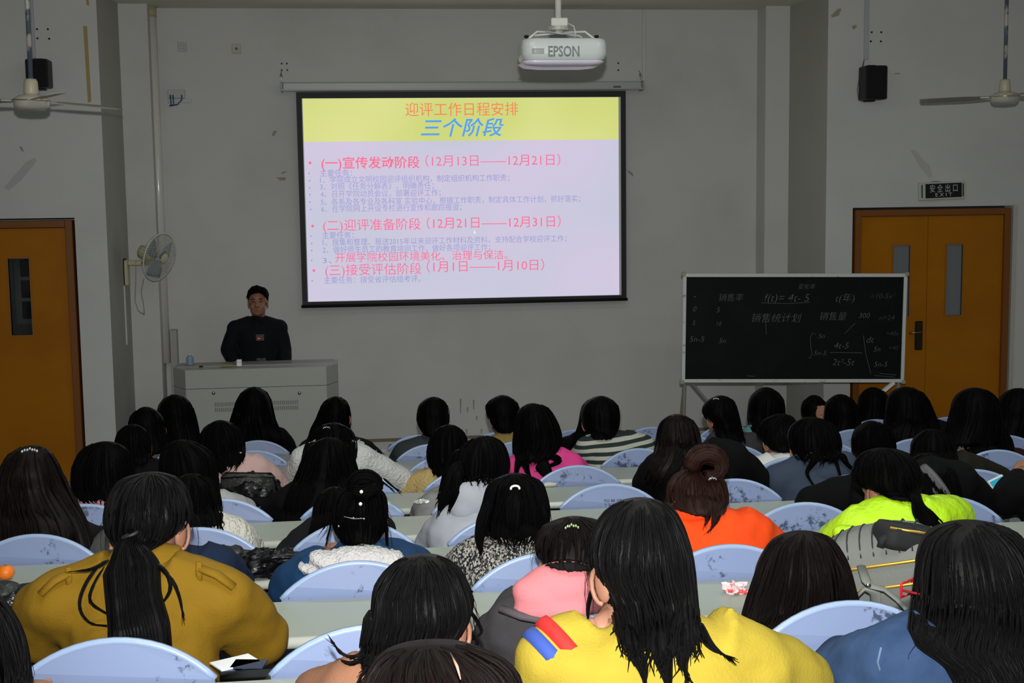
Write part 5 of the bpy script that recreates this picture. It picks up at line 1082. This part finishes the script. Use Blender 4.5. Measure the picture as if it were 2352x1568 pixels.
# =========================== row 7
def yel(c):
    for q in ([(1590, 1390, -.06, 14), (1606, 1440, -.10, 12), (1630, 1480, -.12, 8), (1655, 1498, -.12, 2)], [(1440, 1430, -.12, 26), (1455, 1490, -.16, 20), (1475, 1530, -.18, 12), (1480, 1560, -.18, 4)], [(1560, 1400, -.1, 26), (1560, 1470, -.15, 22), (1566, 1510, -.17, 12), (1574, 1540, -.17, 4)], [(1510, 1430, -.14, 30), (1520, 1500, -.18, 24), (1530, 1545, -.18, 12), (1535, 1575, -.18, 5)], [(1375, 1310, .0, 5), (1352, 1380, .0, 3), (1350, 1420, .0, 1)]): lock(c, q, 0, seg=20)
    a = c['arms'][0]; E, W_ = a[2], a[3]
    for f, m, nm in ((.02, mat('rib_blue', (.03, .07, .33), .8), 'blue_band'), (.30, mat('rib_red', (.6, .015, .012), .8), 'red_band')):
        p = E*(1-f)+W_*f; d = (W_-E).normalized(); mb = MB(); mb.tube([p-d*.013, p, p+d*.013], [.077, .080, .077], 24); mb.build(nm, m, c['r'], True)
person('woman in yellow sweatshirt', 'woman in bright yellow sweatshirt, long straight hair, hand at cheek', 7, '1145:1450,1500 1156:1420,1526 1178:1395,1544 1210:1372,1560 1250:1360,1572 1290:1362,1578 1320:1374,1581 1345:1395,1583 1400:1408,1592 1440:1416,1600 1475:1424,1598', cloth('fleece_yellow', (.38, .285, .030)), 'sweatshirt', sh=((1372, 1560), (1735, 1525)), el=[(1274, 1530, .04), (1850, 1590)], wr=[(1380, 1436, -.05), None], curl=1.1, infl=.034, extra=yel, turn=14, hs=1.02)
def lady10(c):
    for q in ([(850, 1400, -.04, 14), (838, 1470, -.05, 12), (825, 1520, -.04, 8)], [(850, 1480, -.04, 14), (815, 1510, -.04, 7), (785, 1498, -.03, 4), (773, 1486, -.02, 1.5)], [(850, 1500, -.05, 10), (810, 1522, -.04, 5), (778, 1512, -.03, 1.5)], [(1078, 1400, .05, 4), (1098, 1430, .06, 3), (1106, 1450, .06, 2), (1092, 1462, .06, 1)], [(1070, 1440, .0, 6), (1095, 1470, .02, 3), (1088, 1500, .02, 2)]): lock(c, q, 0, seg=8)
person('woman in tan top', 'woman with black hair tucked behind right ear and tan top, bottom centre', 7, '1275:945,995 1285:920,1023 1305:893,1048 1335:868,1066 1365:861,1076 1395:860,1080 1425:852,1068 1455:845,1048 1490:840,1040 1525:838,1030', cloth('cloth_tan', (.28, .13, .075)), 'sweater', sh=((800, 1585), (1060, 1590)), dD=.10, extra=lady10, turn=-22, hs=1.0, infl=.02)
def den(c):
    glasses_arm(c, mat('glasses_red', (.45, .012, .02), .2, coat=.5), .0026)
    blob(c, 'collar', [(2180, 1520, -.09, .10, .08, .05), (2110, 1505, -.06, .07, .06, .03, 10)], c['cm'], .010)
    mb = MB(); pts = [P(u, v, c['D']-.165) for u, v in ((2024, 1486), (2016, 1520), (2026, 1555), (2050, 1580))]; mb.tube(pts, .0022, 6); mb.build('sleeve_seam', mat('seam_denim', (.10, .16, .26), .8), c['r'], True)
person('woman in denim jacket', 'woman in blue denim jacket with red glasses, lower right corner', 7, '1197:2195,2262 1206:2162,2298 1228:2136,2330 1262:2120,2352 1300:2114,2364 1345:2112,2372 1390:2104,2378 1435:2098,2382 1470:2098,2384 1488:2125,2386 1510:2172,2388 1540:2196,2390 1580:2205,2392 1650:2210,2392', mat('denim', (.015, .035, .09), .8, .2, bump=(9, .9, .012), vary=(7, (.035, .07, .155), .4, .7)), 'jacket', sh=((2060, 1540), (2390, 1540)), el=[(1955, 1575, .10), None], extra=den, turn=38, infl=.045, hs=1.1)
person('dark haired person at lower left edge', 'person with glossy dark hair cut by the lower left corner', 7, '1350:-150,-60 1362:-185,-28 1385:-210,2 1420:-225,27 1465:-232,46 1510:-238,56 1560:-240,62 1620:-242,68', dk, 'coat', hs=1.0, sh=((-210, 1660), (20, 1660)))
# =========================== row 8
def part11(c):
    mb = MB(); mb.tube([P(1035, 1500, c['D']-.05), P(1050, 1530, c['D']-.112), P(1058, 1560, c['D']-.117)], [.0008, .0018, .0008], 6); mb.build('hair_parting', mat('scalp', (.30, .17, .12), .6), c['r'], True)
person('person at bottom centre', 'top of a dark brown-black head at the bottom centre edge', 8, '1479:945,1015 1486:905,1062 1500:876,1100 1518:856,1142 1540:842,1166 1568:830,1182 1620:820,1190 1700:815,1190 1760:825,1180', dk, 'coat', dD=.10, hm=M_hairb, sh=((860, 1850), (1180, 1850)), extra=part11, hs=.98)
# ------------------------------------------------------------------ lecturer
def lecturer():
    D = 11.32; Tp = P(591, 660, D); s = 1.0; H = Vector((Tp.x, D, Tp.z-.125)); fl = ZS
    r = empty('person', (H.x, D, fl), 'lecturer in black jacket standing behind the podium facing the hall', 'person')
    SL, SR = P(541, 755, D), P(641, 753, D); cen = (SL+SR)/2; hips = Vector((cen.x+.01, D+.06, fl+.82)); N = H+Vector((0, .03, -.13))
    arms = [(-1, SL, P(524, 802, D+.0), P(543, 838, D-.16)), (1, SR, P(652, 800, D+.0), P(655, 842, D-.12))]
    mb = MB(); q4 = Matrix.Rotation(math.radians(180), 4, 'Z')
    def hp(x, y_, z): return H+(q4 @ Vector((x, y_, z)))
    mb.ell(hp(0, -.005, .018), (.074, .092, .098), 24, 16); mb.ell(hp(0, .026, -.045), (.066, .066, .072), 20, 12); mb.ell(hp(0, .062, -.088), (.026, .022, .018), 12, 8)
    mb.tube([hp(0, .086, .018), hp(0, .110, -.022), hp(0, .09, -.034)], [.009, .017, .013], 10)
    for sg in (-1, 1): mb.ell(hp(sg*.015, .094, -.028), (.009, .010, .008), 8, 6); mb.ell(hp(sg*.034, .070, -.030), (.024, .022, .02), 10, 8); mb.ell(hp(sg*.03, .079, .030), (.022, .014, .007), 10, 6)
    mb.ell(hp(0, .088, -.054), (.021, .010, .005), 10, 6); mb.ell(hp(0, .086, -.063), (.019, .010, .006), 10, 6)
    mb.tube([H+Vector((0, .01, -.03)), N, cen*.7+N*.3], [.055, .058, .068], 14)
    mb.tube([cen, cen*.5+hips*.5, hips, hips-Vector((0, 0, .1))], [.12, .125, .13, .12], 16, .8, upv=(0, 1, 0))
    for sg in (-1, 1): mb.tube([hips+Vector((sg*.08, 0, -.02)), hips+Vector((sg*.1, 0, -.4)), Vector((hips.x+sg*.1, hips.y, fl+.07))], [.08, .055, .04], 12)
    for sg, S, E, W_ in arms: mb.tube([cen*.5+S*.5, S, S*.5+E*.5, E], [.06, .05, .044, .038], 12); mb.tube([E, E*.5+W_*.5, W_], [.038, .035, .026], 12)
    body = mb.build('body', M_skin, r, True, .008, 1); em = MB()
    for sg in (-1, 1):
        c = hp(sg*.079, -.008, -.012); em.ell(c, (.008, .018, .031), 12, 8); em.tube([c+Vector((sg*.006, .019*math.cos(t), .031*math.sin(t))) for t in [math.radians(a) for a in range(-100, 200, 30)]], .0045, 6)
    for sg, S, E, W_ in arms: h_ = hand_mb(W_, Vector((sg*-.2, -1, -.25)), sg*1, .5); em.add(h_.v, h_.f)
    join_into(body, em)
    mb = MB(); 
    for sg in (-1, 1): mb.ell(hp(sg*.030, .083, .012), (.012, .007, .0045), 10, 6)
    mb.build('eyes', M_eye, r, True)
    mb = MB()
    for sg in (-1, 1): mb.tube([hp(sg*.014, .090, .030), hp(sg*.032, .090, .036), hp(sg*.05, .078, .030)], [.003, .004, .002], 6)
    mb.build('eyebrows', M_hair, r, True)
    mb = MB(); mb.ell(hp(0, .093, -.0575), (.018, .006, .0022), 10, 6); mb.build('mouth', mat('lip', (.16, .05, .04), .5), r, True)
    # hair: cap open over the forehead, parted
    mb = MB(); rs = []; NS = 64
    for i in range(16):
        t = i/15; a = t*math.pi*.62; ring = []
        for j in range(NS):
            th = 2*math.pi*j/NS; X, Y = math.cos(th), math.sin(th)
            f = 1+.03*noise.noise(Vector((X*6, Y*6, t*4)))+.02*noise.noise(Vector((X*20, Y*20, t*5)))
            aa = a
            if Y < .15: aa = min(a, math.pi*(.235+.22*X*X+.03*noise.noise(Vector((X*9, 3, 1)))))   # forehead side (towards the hall)
            p = Vector((.086*math.sin(aa)*X*f, .104*math.sin(aa)*Y*f, .112*math.cos(aa)*f)); ring.append(H+Vector((0, .006, .020))+p)
        rs.append(ring)
    mb.rings(rs, True, [i/15*.2 for i in range(16)])
    for i in range(46):   # side swept locks from the parting
        y0 = -.085+.16*i/45; sd2 = random.uniform(-.01, .01)
        for sg, x0 in ((-1, .03), (1, .035)):
            pts = []
            for t in (0, .25, .5, .75, 1):
                a = (x0/.088)*(1-t)+sg*t*1.25 if sg < 0 else (x0/.088)+(1.3-x0/.088)*t
                rr_ = 1.05+.07*math.sin(math.pi*t)+random.uniform(-.01, .015); yy = y0*(1-.12*t)+sd2*t-(.012*math.sin(math.pi*t) if y0 < -.05 else 0)
                pts.append(H+Vector((.088*math.sin(a)*rr_, yy+.004, .020+.108*math.sqrt(max(.05, 1-(yy/.112)**2))*math.cos(a)*rr_)))
            mb.tube(pts, [.005, .007, .0065, .005, .0015], 6)
    for _ in range(90):
        th = random.uniform(0, 2*math.pi); j = int(th/(2*math.pi)*NS); pts = [rs[i][j]+(rs[i][j]-H).normalized()*.003 for i in range(1, 15, 3)]; mb.tube(pts, [.003, .004, .004, .003, .001][:len(pts)], 4)
    mb.build('hair', M_hair, r, True)
    mb = MB(); I = .019
    mb.tube([N+Vector((0, .01, -.02)), cen+Vector((0, .01, .03))], [.066+I*.4, .09+I], 14); mb.ell(cen+Vector((0, 0, -.08)), (.15+I, .10+I, .14+I), 18, 12)
    for sg, S, E, W_ in arms: mb.ell(S, (.056+I,)*3, 14, 10); mb.ell(E, (.046+I,)*3, 14, 10)
    mb.tube([cen-Vector((0, 0, .04)), cen*.5+hips*.5, hips-Vector((0, 0, .08))], [.15+I, .16+I, .165+I], 20, .75, upv=(0, 1, 0))
    for sg, S, E, W_ in arms:
        mb.tube([cen+Vector((sg*.05, 0, .03)), S, S*.5+E*.5, E], [.065+I, .055+I, .050+I, .046+I], 12); F_ = E*.1+W_*.9; mb.tube([E, E*.5+W_*.5, F_], [.046+I, .043+I, .036+I*.6], 12)
    mb.build('jacket', cloth('cloth_lecturer', (.004, .005, .008)), r, True, .011, 2)
    zc_ = (cen*.5+hips*.5)
    yfr = D-.165
    a = P(597, 775, yfr); mb = MB(); mb.box((a.x-.035, yfr-.004, a.z-.028), (a.x+.035, yfr+.01, a.z+.028), bev=.003); mb.build('chest_badge', mat('badge_grey', (.02, .02, .022), .6, vary=(60, (.06, .06, .06), .5, .55)), r)
    a = P(595, 777, yfr); mb = MB(); mb.box((a.x-.012, yfr-.010, a.z-.004), (a.x+.012, yfr-.003, a.z+.004), bev=.001); mb.build('red_indicator', mat('led_red', (.3, .0, .0), .5, emit=((1, .01, .01), .8)), r)
    a = P(600, 830, yfr); mb = MB(); mb.box((a.x-.04, yfr-.004, a.z-.04), (a.x+.04, yfr+.01, a.z+.03), bev=.003); mb.build('shirt_print', mat('print_grey', (.015, .015, .016), .7, vary=(50, (.05, .05, .05), .5, .55)), r)
    mb = MB()
    for sg in (-1, 1): mb.tube([hips+Vector((sg*.09, 0, 0)), hips+Vector((sg*.11, 0, -.38)), Vector((hips.x+sg*.11, hips.y, fl+.06))], [.10, .08, .06], 12)
    mb.build('trousers', M_trou, r, True)
    for sg in (-1, 1): mb = MB(); mb.ell((hips.x+sg*.11, hips.y-.05, fl+.042), (.048, .13, .042), 12, 8); mb.build('shoe', M_shoe, r, True)
lecturer()
# ------------------------------------------------------------------ seats (after people, so labels know who sits there)
groupn = {}
for j in range(-1, 10):
    Yj = YK(j); k = j-1
    ref = P(UREF[j], 900, Yj+.035).x
    xs = [ref+PIT*i for i in range(-14, 15) if X0+.2 <= ref+PIT*i <= X1-.2]
    occ = {}
    for sh_, pk, px_, pr_ in PEOPLE:
        if pk == k and xs:
            b = min(xs, key=lambda q: abs(q-px_)+(1 if q in occ else 0)); occ[b] = sh_
    for x in xs:
        u = PX((x, Yj, ZK(j)+.05))[0]
        if (u < -60 or u > 2420) and x not in occ: continue
        if j >= 8 and x not in occ: continue
        if j == -1 : continue
        o = make_seat(j, x, x not in occ)
        o['group'] = 'blue folding seats'
        if x in occ: o['label'] = 'blue arched seat back directly behind the %s' % occ[x]
        else:
            nb = sorted(occ, key=lambda q: abs(q-x))
            ex_ = [q for q in xs if q not in occ]
            if nb:
                d_ = x-nb[0]; n_ = int(round(abs(d_)/PIT)); side = 'right' if d_ > 0 else 'left'
                o['label'] = 'empty blue seat, %s to the %s of %s' % (['', 'next', 'second', 'third', 'fourth', 'fifth', 'sixth', 'seventh', 'eighth', 'ninth'][min(n_, 9)], side, occ[nb[0]])
            else: o['label'] = 'empty blue front row seat'
M_ink = mat('graffiti_ink', (.03, .04, .08), .7)
# graffiti writing on the seat at desk 4
y_ = YK(4)+.02; a = P(1388, 1151, y_); b = P(1478, 1146, y_)
best = min([o for o in COL.objects if o.name.startswith('folding_seat') and abs(o.location.y-YK(4)) < .01], key=lambda o: abs(PX((o.location.x, YK(4), ZK(4)+.05))[0]-1397))
bk = [c for c in best.children if c.name.startswith('backrest')][0]
def ink(s, u0, u1, v, em):
    yy = YK(4)+.016; a = P(u0, v, yy); b = P(u1, v, yy)
    o = text_mesh(s, 'ink_writing', (a.x, yy, a.z), width=b.x-a.x, height=em*YK(4)/FPX, m=M_ink, parent=None, offset=.012, depth=.0006)
    o.parent = bk; o.location = -best.location; 
ink('TO BE OR NOT TO BE', 1387, 1482, 1150, 9); ink('? 2.5 but', 1390, 1432, 1159, 8)
# tissue on a seat back
def crumple(mb, c, r, seed, amp=.35, seg=14, rg=9, flat=1):
    def fn(q):
        n = q.normalized(); return q*(1+amp*noise.noise(n*2.3+Vector((seed, 0, 0)))+amp*.5*noise.noise(n*6+Vector((seed, 3, 0))))
    mb.ell(c, r, seg, rg, fn=fn)
def on_desk(u, v, k, below=.0):
    """point on desk k's top along the ray of pixel (u,v)"""
    d = P(u, v, 1)-CAMP; t = (ZK(k)-CAMZ)/d.z; return CAMP+d*t
mb = MB(); p = P(1262, 1113, YK(3)+.02); crumple(mb, p, (.035, .012, .012), 3); tag(mb.build('tissue', mat('tissue', (.5, .5, .42), .8), smooth=True, origin=p), 'crumpled tissue leaning on the seat back left of centre', 'tissue')
# mandarin
p = on_desk(14, 1330, 5); mb = MB(); R_ = .027; c = Vector((p.x, p.y, ZK(5)+R_*.86))
mb.ell(c, (R_, R_, R_*.88), 28, 18, fn=lambda q: q*(1-.10*math.exp(-((q.x**2+q.y**2)/(R_*.3)**2)) if q.z > 0 else 1))
fr = mb.build('mandarin', mat('peel_orange', (.85, .19, .008), .4, .5, bump=(260, .5, .002)), smooth=True, origin=(c.x, c.y, ZK(5))); tag(fr, 'orange mandarin fruit on the desk at the left edge', 'fruit')
mb = MB(); mb.ell(c+Vector((0, 0, R_*.80)), (.005, .005, .003), 8, 6); mb.build('stem', mat('stem_green', (.12, .14, .03), .7), fr)
# bags
def bag(name, lab, k, cen, r, m, seed, parts_=True, amp=.22, n=3):
    p = on_desk(cen[0], cen[1], k); c = Vector((p.x, p.y, ZK(k)+r[2]*.9)); b = empty(name, (c.x, c.y, ZK(k)), lab, 'bag')
    def fn(q):
        n_ = q.normalized(); f = 1+amp*noise.noise(n_*1.8+Vector((seed, 0, 0)))+amp*.5*noise.noise(n_*5+Vector((seed, 2, 0)))+amp*.22*noise.noise(n_*13+Vector((seed, 2, 0))); q = q*f; q.z = max(q.z, -r[2]*.88); return q
    mb = MB(); mb.ell(c, r, 64, 36, fn=fn); o = mb.build('bag_body', m, b, True)
    return b, c
M_gloss = mat('glossy_black_vinyl', (.004, .004, .005), .32, .25, bump=(20, .6, .010)); M_dgrey = mat('grey_wrinkled_vinyl', (.028, .030, .028), .38, .3, bump=(34, 1, .010))
b, c = bag('shiny_bag', 'dark shiny wrinkled shoulder bag in front of the pale pink coat', 3, (572, 1160), (.135, .10, .075), M_gloss, 4)
q = P(572, 1110, c.y-.04); mb = MB(); mb.box((-.125, -.03, -.045), (.115, .03, .06), Matrix.Translation(q+Vector((0, 0, -.01))) @ Matrix.Rotation(math.radians(8), 4, 'X') @ Matrix.Rotation(math.radians(3), 4, 'Y'), bev=.02); o = mb.build('front_flap', M_dgrey, b, True)
mb = MB(); mb.tube([q+Vector((-.12, -.035, .035)), q+Vector((0, -.045, .042)), q+Vector((.11, -.035, .030)), q+Vector((.128, -.02, -.03))], .004, 8); mb.build('piping', M_gloss, o, True)
mb = MB(); mb.tube([q+Vector((.12, 0, -.02)), q+Vector((.15, -.02, -.07)), q+Vector((.10, -.03, -.12)), q+Vector((.02, -.05, -.12))], .009, 8); mb.build('strap', M_gloss, b, True)
b, c = bag('black_down_jacket_bag', 'crumpled black nylon bag lying on desk right of mustard coat', 5, (620, 1318), (.125, .085, .040), M_gloss, 9, amp=.42)
mb = MB(); crumple(mb, P(520, 1278, c.y+.02)+Vector((0, 0, 0)), (.085, .06, .030), 5, .4, 36, 20); mb.build('folded_flap', mat('matt_black_nylon', (.008, .010, .010), .5, bump=(30, 1, .01)), b, True)
q = P(655, 1285, c.y-.05); mb = MB(); mb.tube([P(600, 1290, c.y-.08), P(630, 1278, c.y-.08), P(668, 1278, c.y-.07), P(684, 1292, c.y-.07), P(672, 1310, c.y-.07), P(645, 1306, c.y-.08)], [.014, .016, .014, .012, .013, .015], 10, .5); mb.build('strap', M_gloss, b, True)
b, c = bag('black_handbag', 'black sequined handbag on the desk at lower left edge', 6, (32, 1436), (.12, .08, .052), M_gloss, 12, amp=.2)
mb = MB(); q = P(5, 1358, c.y); mb.ell(q, (.05, .05, .026), 20, 12); mb.ell(P(72, 1362, c.y), (.05, .05, .026), 20, 12); mb.build('quilted_top', mat('matt_black_nylon', (.008, .010, .010), .5), b, True)
mb = MB(); random.seed(3)
for i in range(40): mb.ell(P(random.uniform(8, 80), random.uniform(1372, 1425), c.y-.098), (.0028, .002, .0028), 6, 4)
o = mb.build('sequins', M_gem, b); o['kind'] = 'stuff'
# grey backpack with gold zips and black strap flap, desk 6
p = on_desk(2040, 1395, 6); c = Vector((p.x, p.y+.03, ZK(6)))
bp_ = empty('backpack', c, 'grey striped backpack with gold zips lying beside the denim jacket', 'backpack')
M_bpk = mat('bag_grey', (.17, .18, .165), .7, .3, bump=(160, .4, .003)); M_gold = mat('gold_zip', (.7, .45, .08), .3, metal=.8)
def fnb(q): 
    q = Vector((q.x, q.y, max(q.z, -.05))); return q*(1+.06*noise.noise(q*14))
MR = Matrix.Rotation(math.radians(-30), 4, 'Z') @ Matrix.Rotation(math.radians(-14), 4, 'Y')
BPRO = ((-.095, .92), (-.08, 1), (-.02, 1.02), (.03, .98), (.065, .86), (.09, .66), (.105, .40), (.11, .15))
def bz(x, y_):
    q_ = max(abs(x)/.165, abs(y_)/.115)
    for i_ in range(2, len(BPRO)-1):
        (z0, s0), (z1, s1) = BPRO[i_], BPRO[i_+1]
        if s1 <= q_ <= s0: return z0+(z1-z0)*(s0-q_)/(s0-s1)
    return .11
mb = MB(); mb.rings([[c+Vector((0, .02, .10))+MR @ Vector((x*s_, y_*s_, z)) for x, y_ in rrect(.165, .115, .06)] for z, s_ in BPRO]); mb.build('bag_body', M_bpk, bp_, True)
for i in range(8):
    x = -.125+.033*i; mb = MB(); pts = [c+Vector((0, .02, .10))+MR @ Vector((x, y_, bz(x, y_)+.001)) for y_ in [-.105+.0175*j_ for j_ in range(13)]]; mb.tube(pts, .0022, 6); mb.build('stripe', mat('stripe_dark', (.02, .02, .022), .7), bp_, True)
for zz in (.028, -.03):
    mb = MB(); pl = rrect(.168, .118, .06); mb.tube([c+Vector((0, .02, .10))+MR @ Vector((x*1.01, y_*1.01, zz)) for x, y_ in pl+[pl[0]]], .0045, 8); mb.build('zip', M_gold, bp_, True)
mb = MB(); mb.tube([P(u, v, c.y-.15+dy) for u, v, dy in ((1978, 1300, .08), (1990, 1335, 0), (1998, 1345, -.02), (2030, 1352, -.02), (2060, 1375, -.03), (2095, 1412, -.05))], .012, 10, .35); mb.build('strap', mat('strap_grey', (.21, .22, .20), .7), bp_, True)
mb = MB(); mb.tube([P(1966, 1370, c.y-.16), P(1985, 1352, c.y-.17), P(2010, 1362, c.y-.17), P(2014, 1418, c.y-.16)], .014, 10, .4); mb.build('strap', MATS['strap_grey'], bp_, True)
q = P(1995, 1344, c.y-.19); mb = MB(); mb.ell(q, (.007, .004, .007), 12, 8); mb.build('snap_button', M_steel, bp_, True)
# black cap over the backpack
q = P(2088, 1226, c.y-.05); cp = empty('black_cap', q-Vector((0, 0, .03)), 'black cap with gold piping lying on top of the backpack', 'pouch')
MC = Matrix.Translation(q) @ Matrix.Rotation(math.radians(10), 4, 'Y')
mb = MB(); mb.rings([[MC @ Vector((x*s_, y_*s_, z)) for x, y_ in rrect(.085, .06, .03)] for z, s_ in ((-.035, .95), (-.02, 1), (.005, .98), (.02, .88))]); mb.build('cap_body', mat('felt_black', (.006, .007, .008), .8), cp, True)
mb = MB(); mb.tube([MC @ Vector((-.075, -.045, .018)), MC @ Vector((0, -.058, .019)), MC @ Vector((.08, -.045, .016))], .0035, 8); mb.build('gold_piping', M_gold, cp, True)
q2 = P(2040, 1240, YK(6)-.06); mb = MB(); mb.tube([P(2100, 1218, c.y-.07), P(2050, 1224, c.y-.08), P(2026, 1240, c.y-.09), P(2022, 1256, c.y-.09)], .010, 10); mb.build('handle', mat('felt_black', (.006, .007, .008), .8), cp, True)
# wrappers
p = on_desk(1690, 1362, 6); mb = MB(); crumple(mb, p+Vector((0, 0, .014)), (.034, .022, .014), 21, .8, 22, 12); tag(mb.build('candy_wrapper', mat('wrapper_pink', (.75, .60, .62), .2, .6, vary=(60, (.75, .06, .06), .52, .6)), origin=p), 'crumpled pink and white candy wrapper on the desk', 'wrapper')
p = on_desk(970, 1156, 4); mb = MB(); crumple(mb, p+Vector((0, 0, .008)), (.026, .012, .009), 8, .9, 18, 8); tag(mb.build('clear_wrapper', mat('clear_film', (.5, .5, .48), .1, .7), origin=p), 'transparent crumpled film wrapper on a middle desk', 'wrapper')
p = on_desk(886, 1158, 4); mb = MB(); mb.box((-.02, -.015, 0), (.02, .015, .012), Matrix.Translation(p) @ Matrix.Rotation(.3, 4, 'Z'), bev=.003); tag(mb.build('snack_packet', mat('packet_lime', (.55, .7, .03), .4), origin=p), 'small lime green packet beside the pinned updo', 'packet')
# booklet behind the orange sweater
p = on_desk(1850, 1256, 5)+Vector((0, .0, .0)); bk_ = empty('booklet', p, 'blue and white booklet lying curled between orange and lime jackets', 'booklet')
mb = MB(); rs = []
def curlp(u, w_): return p+Vector((-.09+.20*u, -.03+.11*w_, .006+.030*math.sin(math.pi*min(1, u*1.15))))
for j in range(2):
    pass
n = 10; vs = []; fs = []
for i in range(n+1):
    for j in (0, 1):
        for dz in (0, -.005): vs.append(curlp(i/n, j)+Vector((0, 0, dz)))
for i in range(n):
    a = i*4; b_ = a+4; fs += [(a, b_, b_+2, a+2), (a+1, a+3, b_+3, b_+1), (a, a+1, b_+1, b_), (a+2, b_+2, b_+3, a+3)]
mb.add(vs, fs+[(0, 2, 3, 1), (n*4, n*4+1, n*4+3, n*4+2)]); mb.build('pages', mat('booklet_white', (.55, .60, .66), .4), bk_)
mb = MB(); vs = []; fs = []
for i in range(6):
    for j in (.45, 1): vs.append(curlp(.05+.6*i/5, j)+Vector((0, 0, .0015)))
for i in range(5): fs.append((i*2, i*2+2, i*2+3, i*2+1))
mb.add(vs, fs); mb.build('blue_band', mat('booklet_blue', (.02, .12, .40), .35), bk_)
# notes, pens, cards
def card(u, v, k, w_, d_, rot, m, name, lab, cat, h=.004, dz=0):
    p = on_desk(u, v, k)+Vector((0, 0, dz)); mb = MB(); M = Matrix.Translation(p) @ Matrix.Rotation(math.radians(rot), 4, 'Z'); mb.box((-w_/2, -d_/2, 0), (w_/2, d_/2, h), M); o = mb.build(name, m, origin=p); tag(o, lab, cat); return o
Mpap = mat('paper_white', (.8, .82, .85), .5)
card(232, 1235, 4, .16, .18, 8, Mpap, 'note_sheet', 'white note sheet under the writing hand beside the mustard coat', 'paper', .002)
card(540, 1522, 7, .09, .06, 30, Mpap, 'card', 'white printed card beneath the mustard elbow', 'card', .003)
card(572, 1526, 7, .07, .05, -10, mat('card_navy', (.02, .03, .07), .5), 'card', 'dark blue edged card beneath the mustard elbow', 'card', .003)
card(1966, 1440, 6, .24, .14, -8, Mpap, 'note_sheet', 'white sheet sticking out under the grey backpack', 'paper', .002)
p = P(218, 1207, YK(4)-.28); mb = MB(); mb.tube([P(204, 1211, YK(4)-.26), P(232, 1209, YK(4)-.30), P(246, 1212, YK(4)-.33)], [.001, .0045, .0045], 8); tag(mb.build('pen', M_black, smooth=True, origin=P(204, 1211, YK(4)-.26)), 'black pen in the writing hand at left', 'pen')
p = on_desk(1890, 1228, 5)+Vector((.0, 0, .005)); mb = MB(); mb.tube([p+Vector((-.06, 0, .0)), p+Vector((.06, .005, .0)), p+Vector((.07, .005, 0))], [.0045, .0045, .002], 8); tag(mb.build('pen', M_black, smooth=True, origin=p), 'black pen lying beside the curled booklet', 'pen')
p = on_desk(2016, 1510, 7); mb = MB(); crumple(mb, p+Vector((0, 0, .012)), (.016, .012, .012), 31, .5); tag(mb.build('candy', mat('turquoise_candy', (.10, .6, .55), .4), smooth=True, origin=p), 'turquoise sweet beside the denim sleeve', 'candy')
# phone in the hand at the right edge
q = P(2299, 1118, YK(4)-.30); ph = empty('phone', q, 'white framed smartphone with bright blue screen at right edge', 'phone')
MP = Matrix.Translation(q) @ Matrix.Rotation(math.radians(-24), 4, 'Y') @ Matrix.Rotation(math.radians(-38), 4, 'X')
mb = MB(); mb.box((-.034, -.004, -.045), (.034, .004, .045), MP, bev=.003); mb.build('phone_case', mat('phone_white', (.65, .66, .66), .3), ph)
mb = MB(); mb.box((-.029, -.0052, -.044), (.029, -.004, .036), MP); mb.build('phone_screen', mat('phone_screen', (.0, .02, .03), .2, emit=((.01, .32, .45), .9)), ph)
# pink bag piece below desk 5
q = P(568, 1370, YK(5)-.02); mb = MB(); crumple(mb, q, (.035, .03, .028), 41, .3, 20, 12); mb.ell(q-Vector((0, 0, .06)), (.03, .03, .05), 14, 10); tag(mb.build('pink_pouch', mat('pouch_magenta', (.45, .01, .08), .5), smooth=True, origin=q), 'magenta pouch below the desk right of mustard coat', 'pouch')
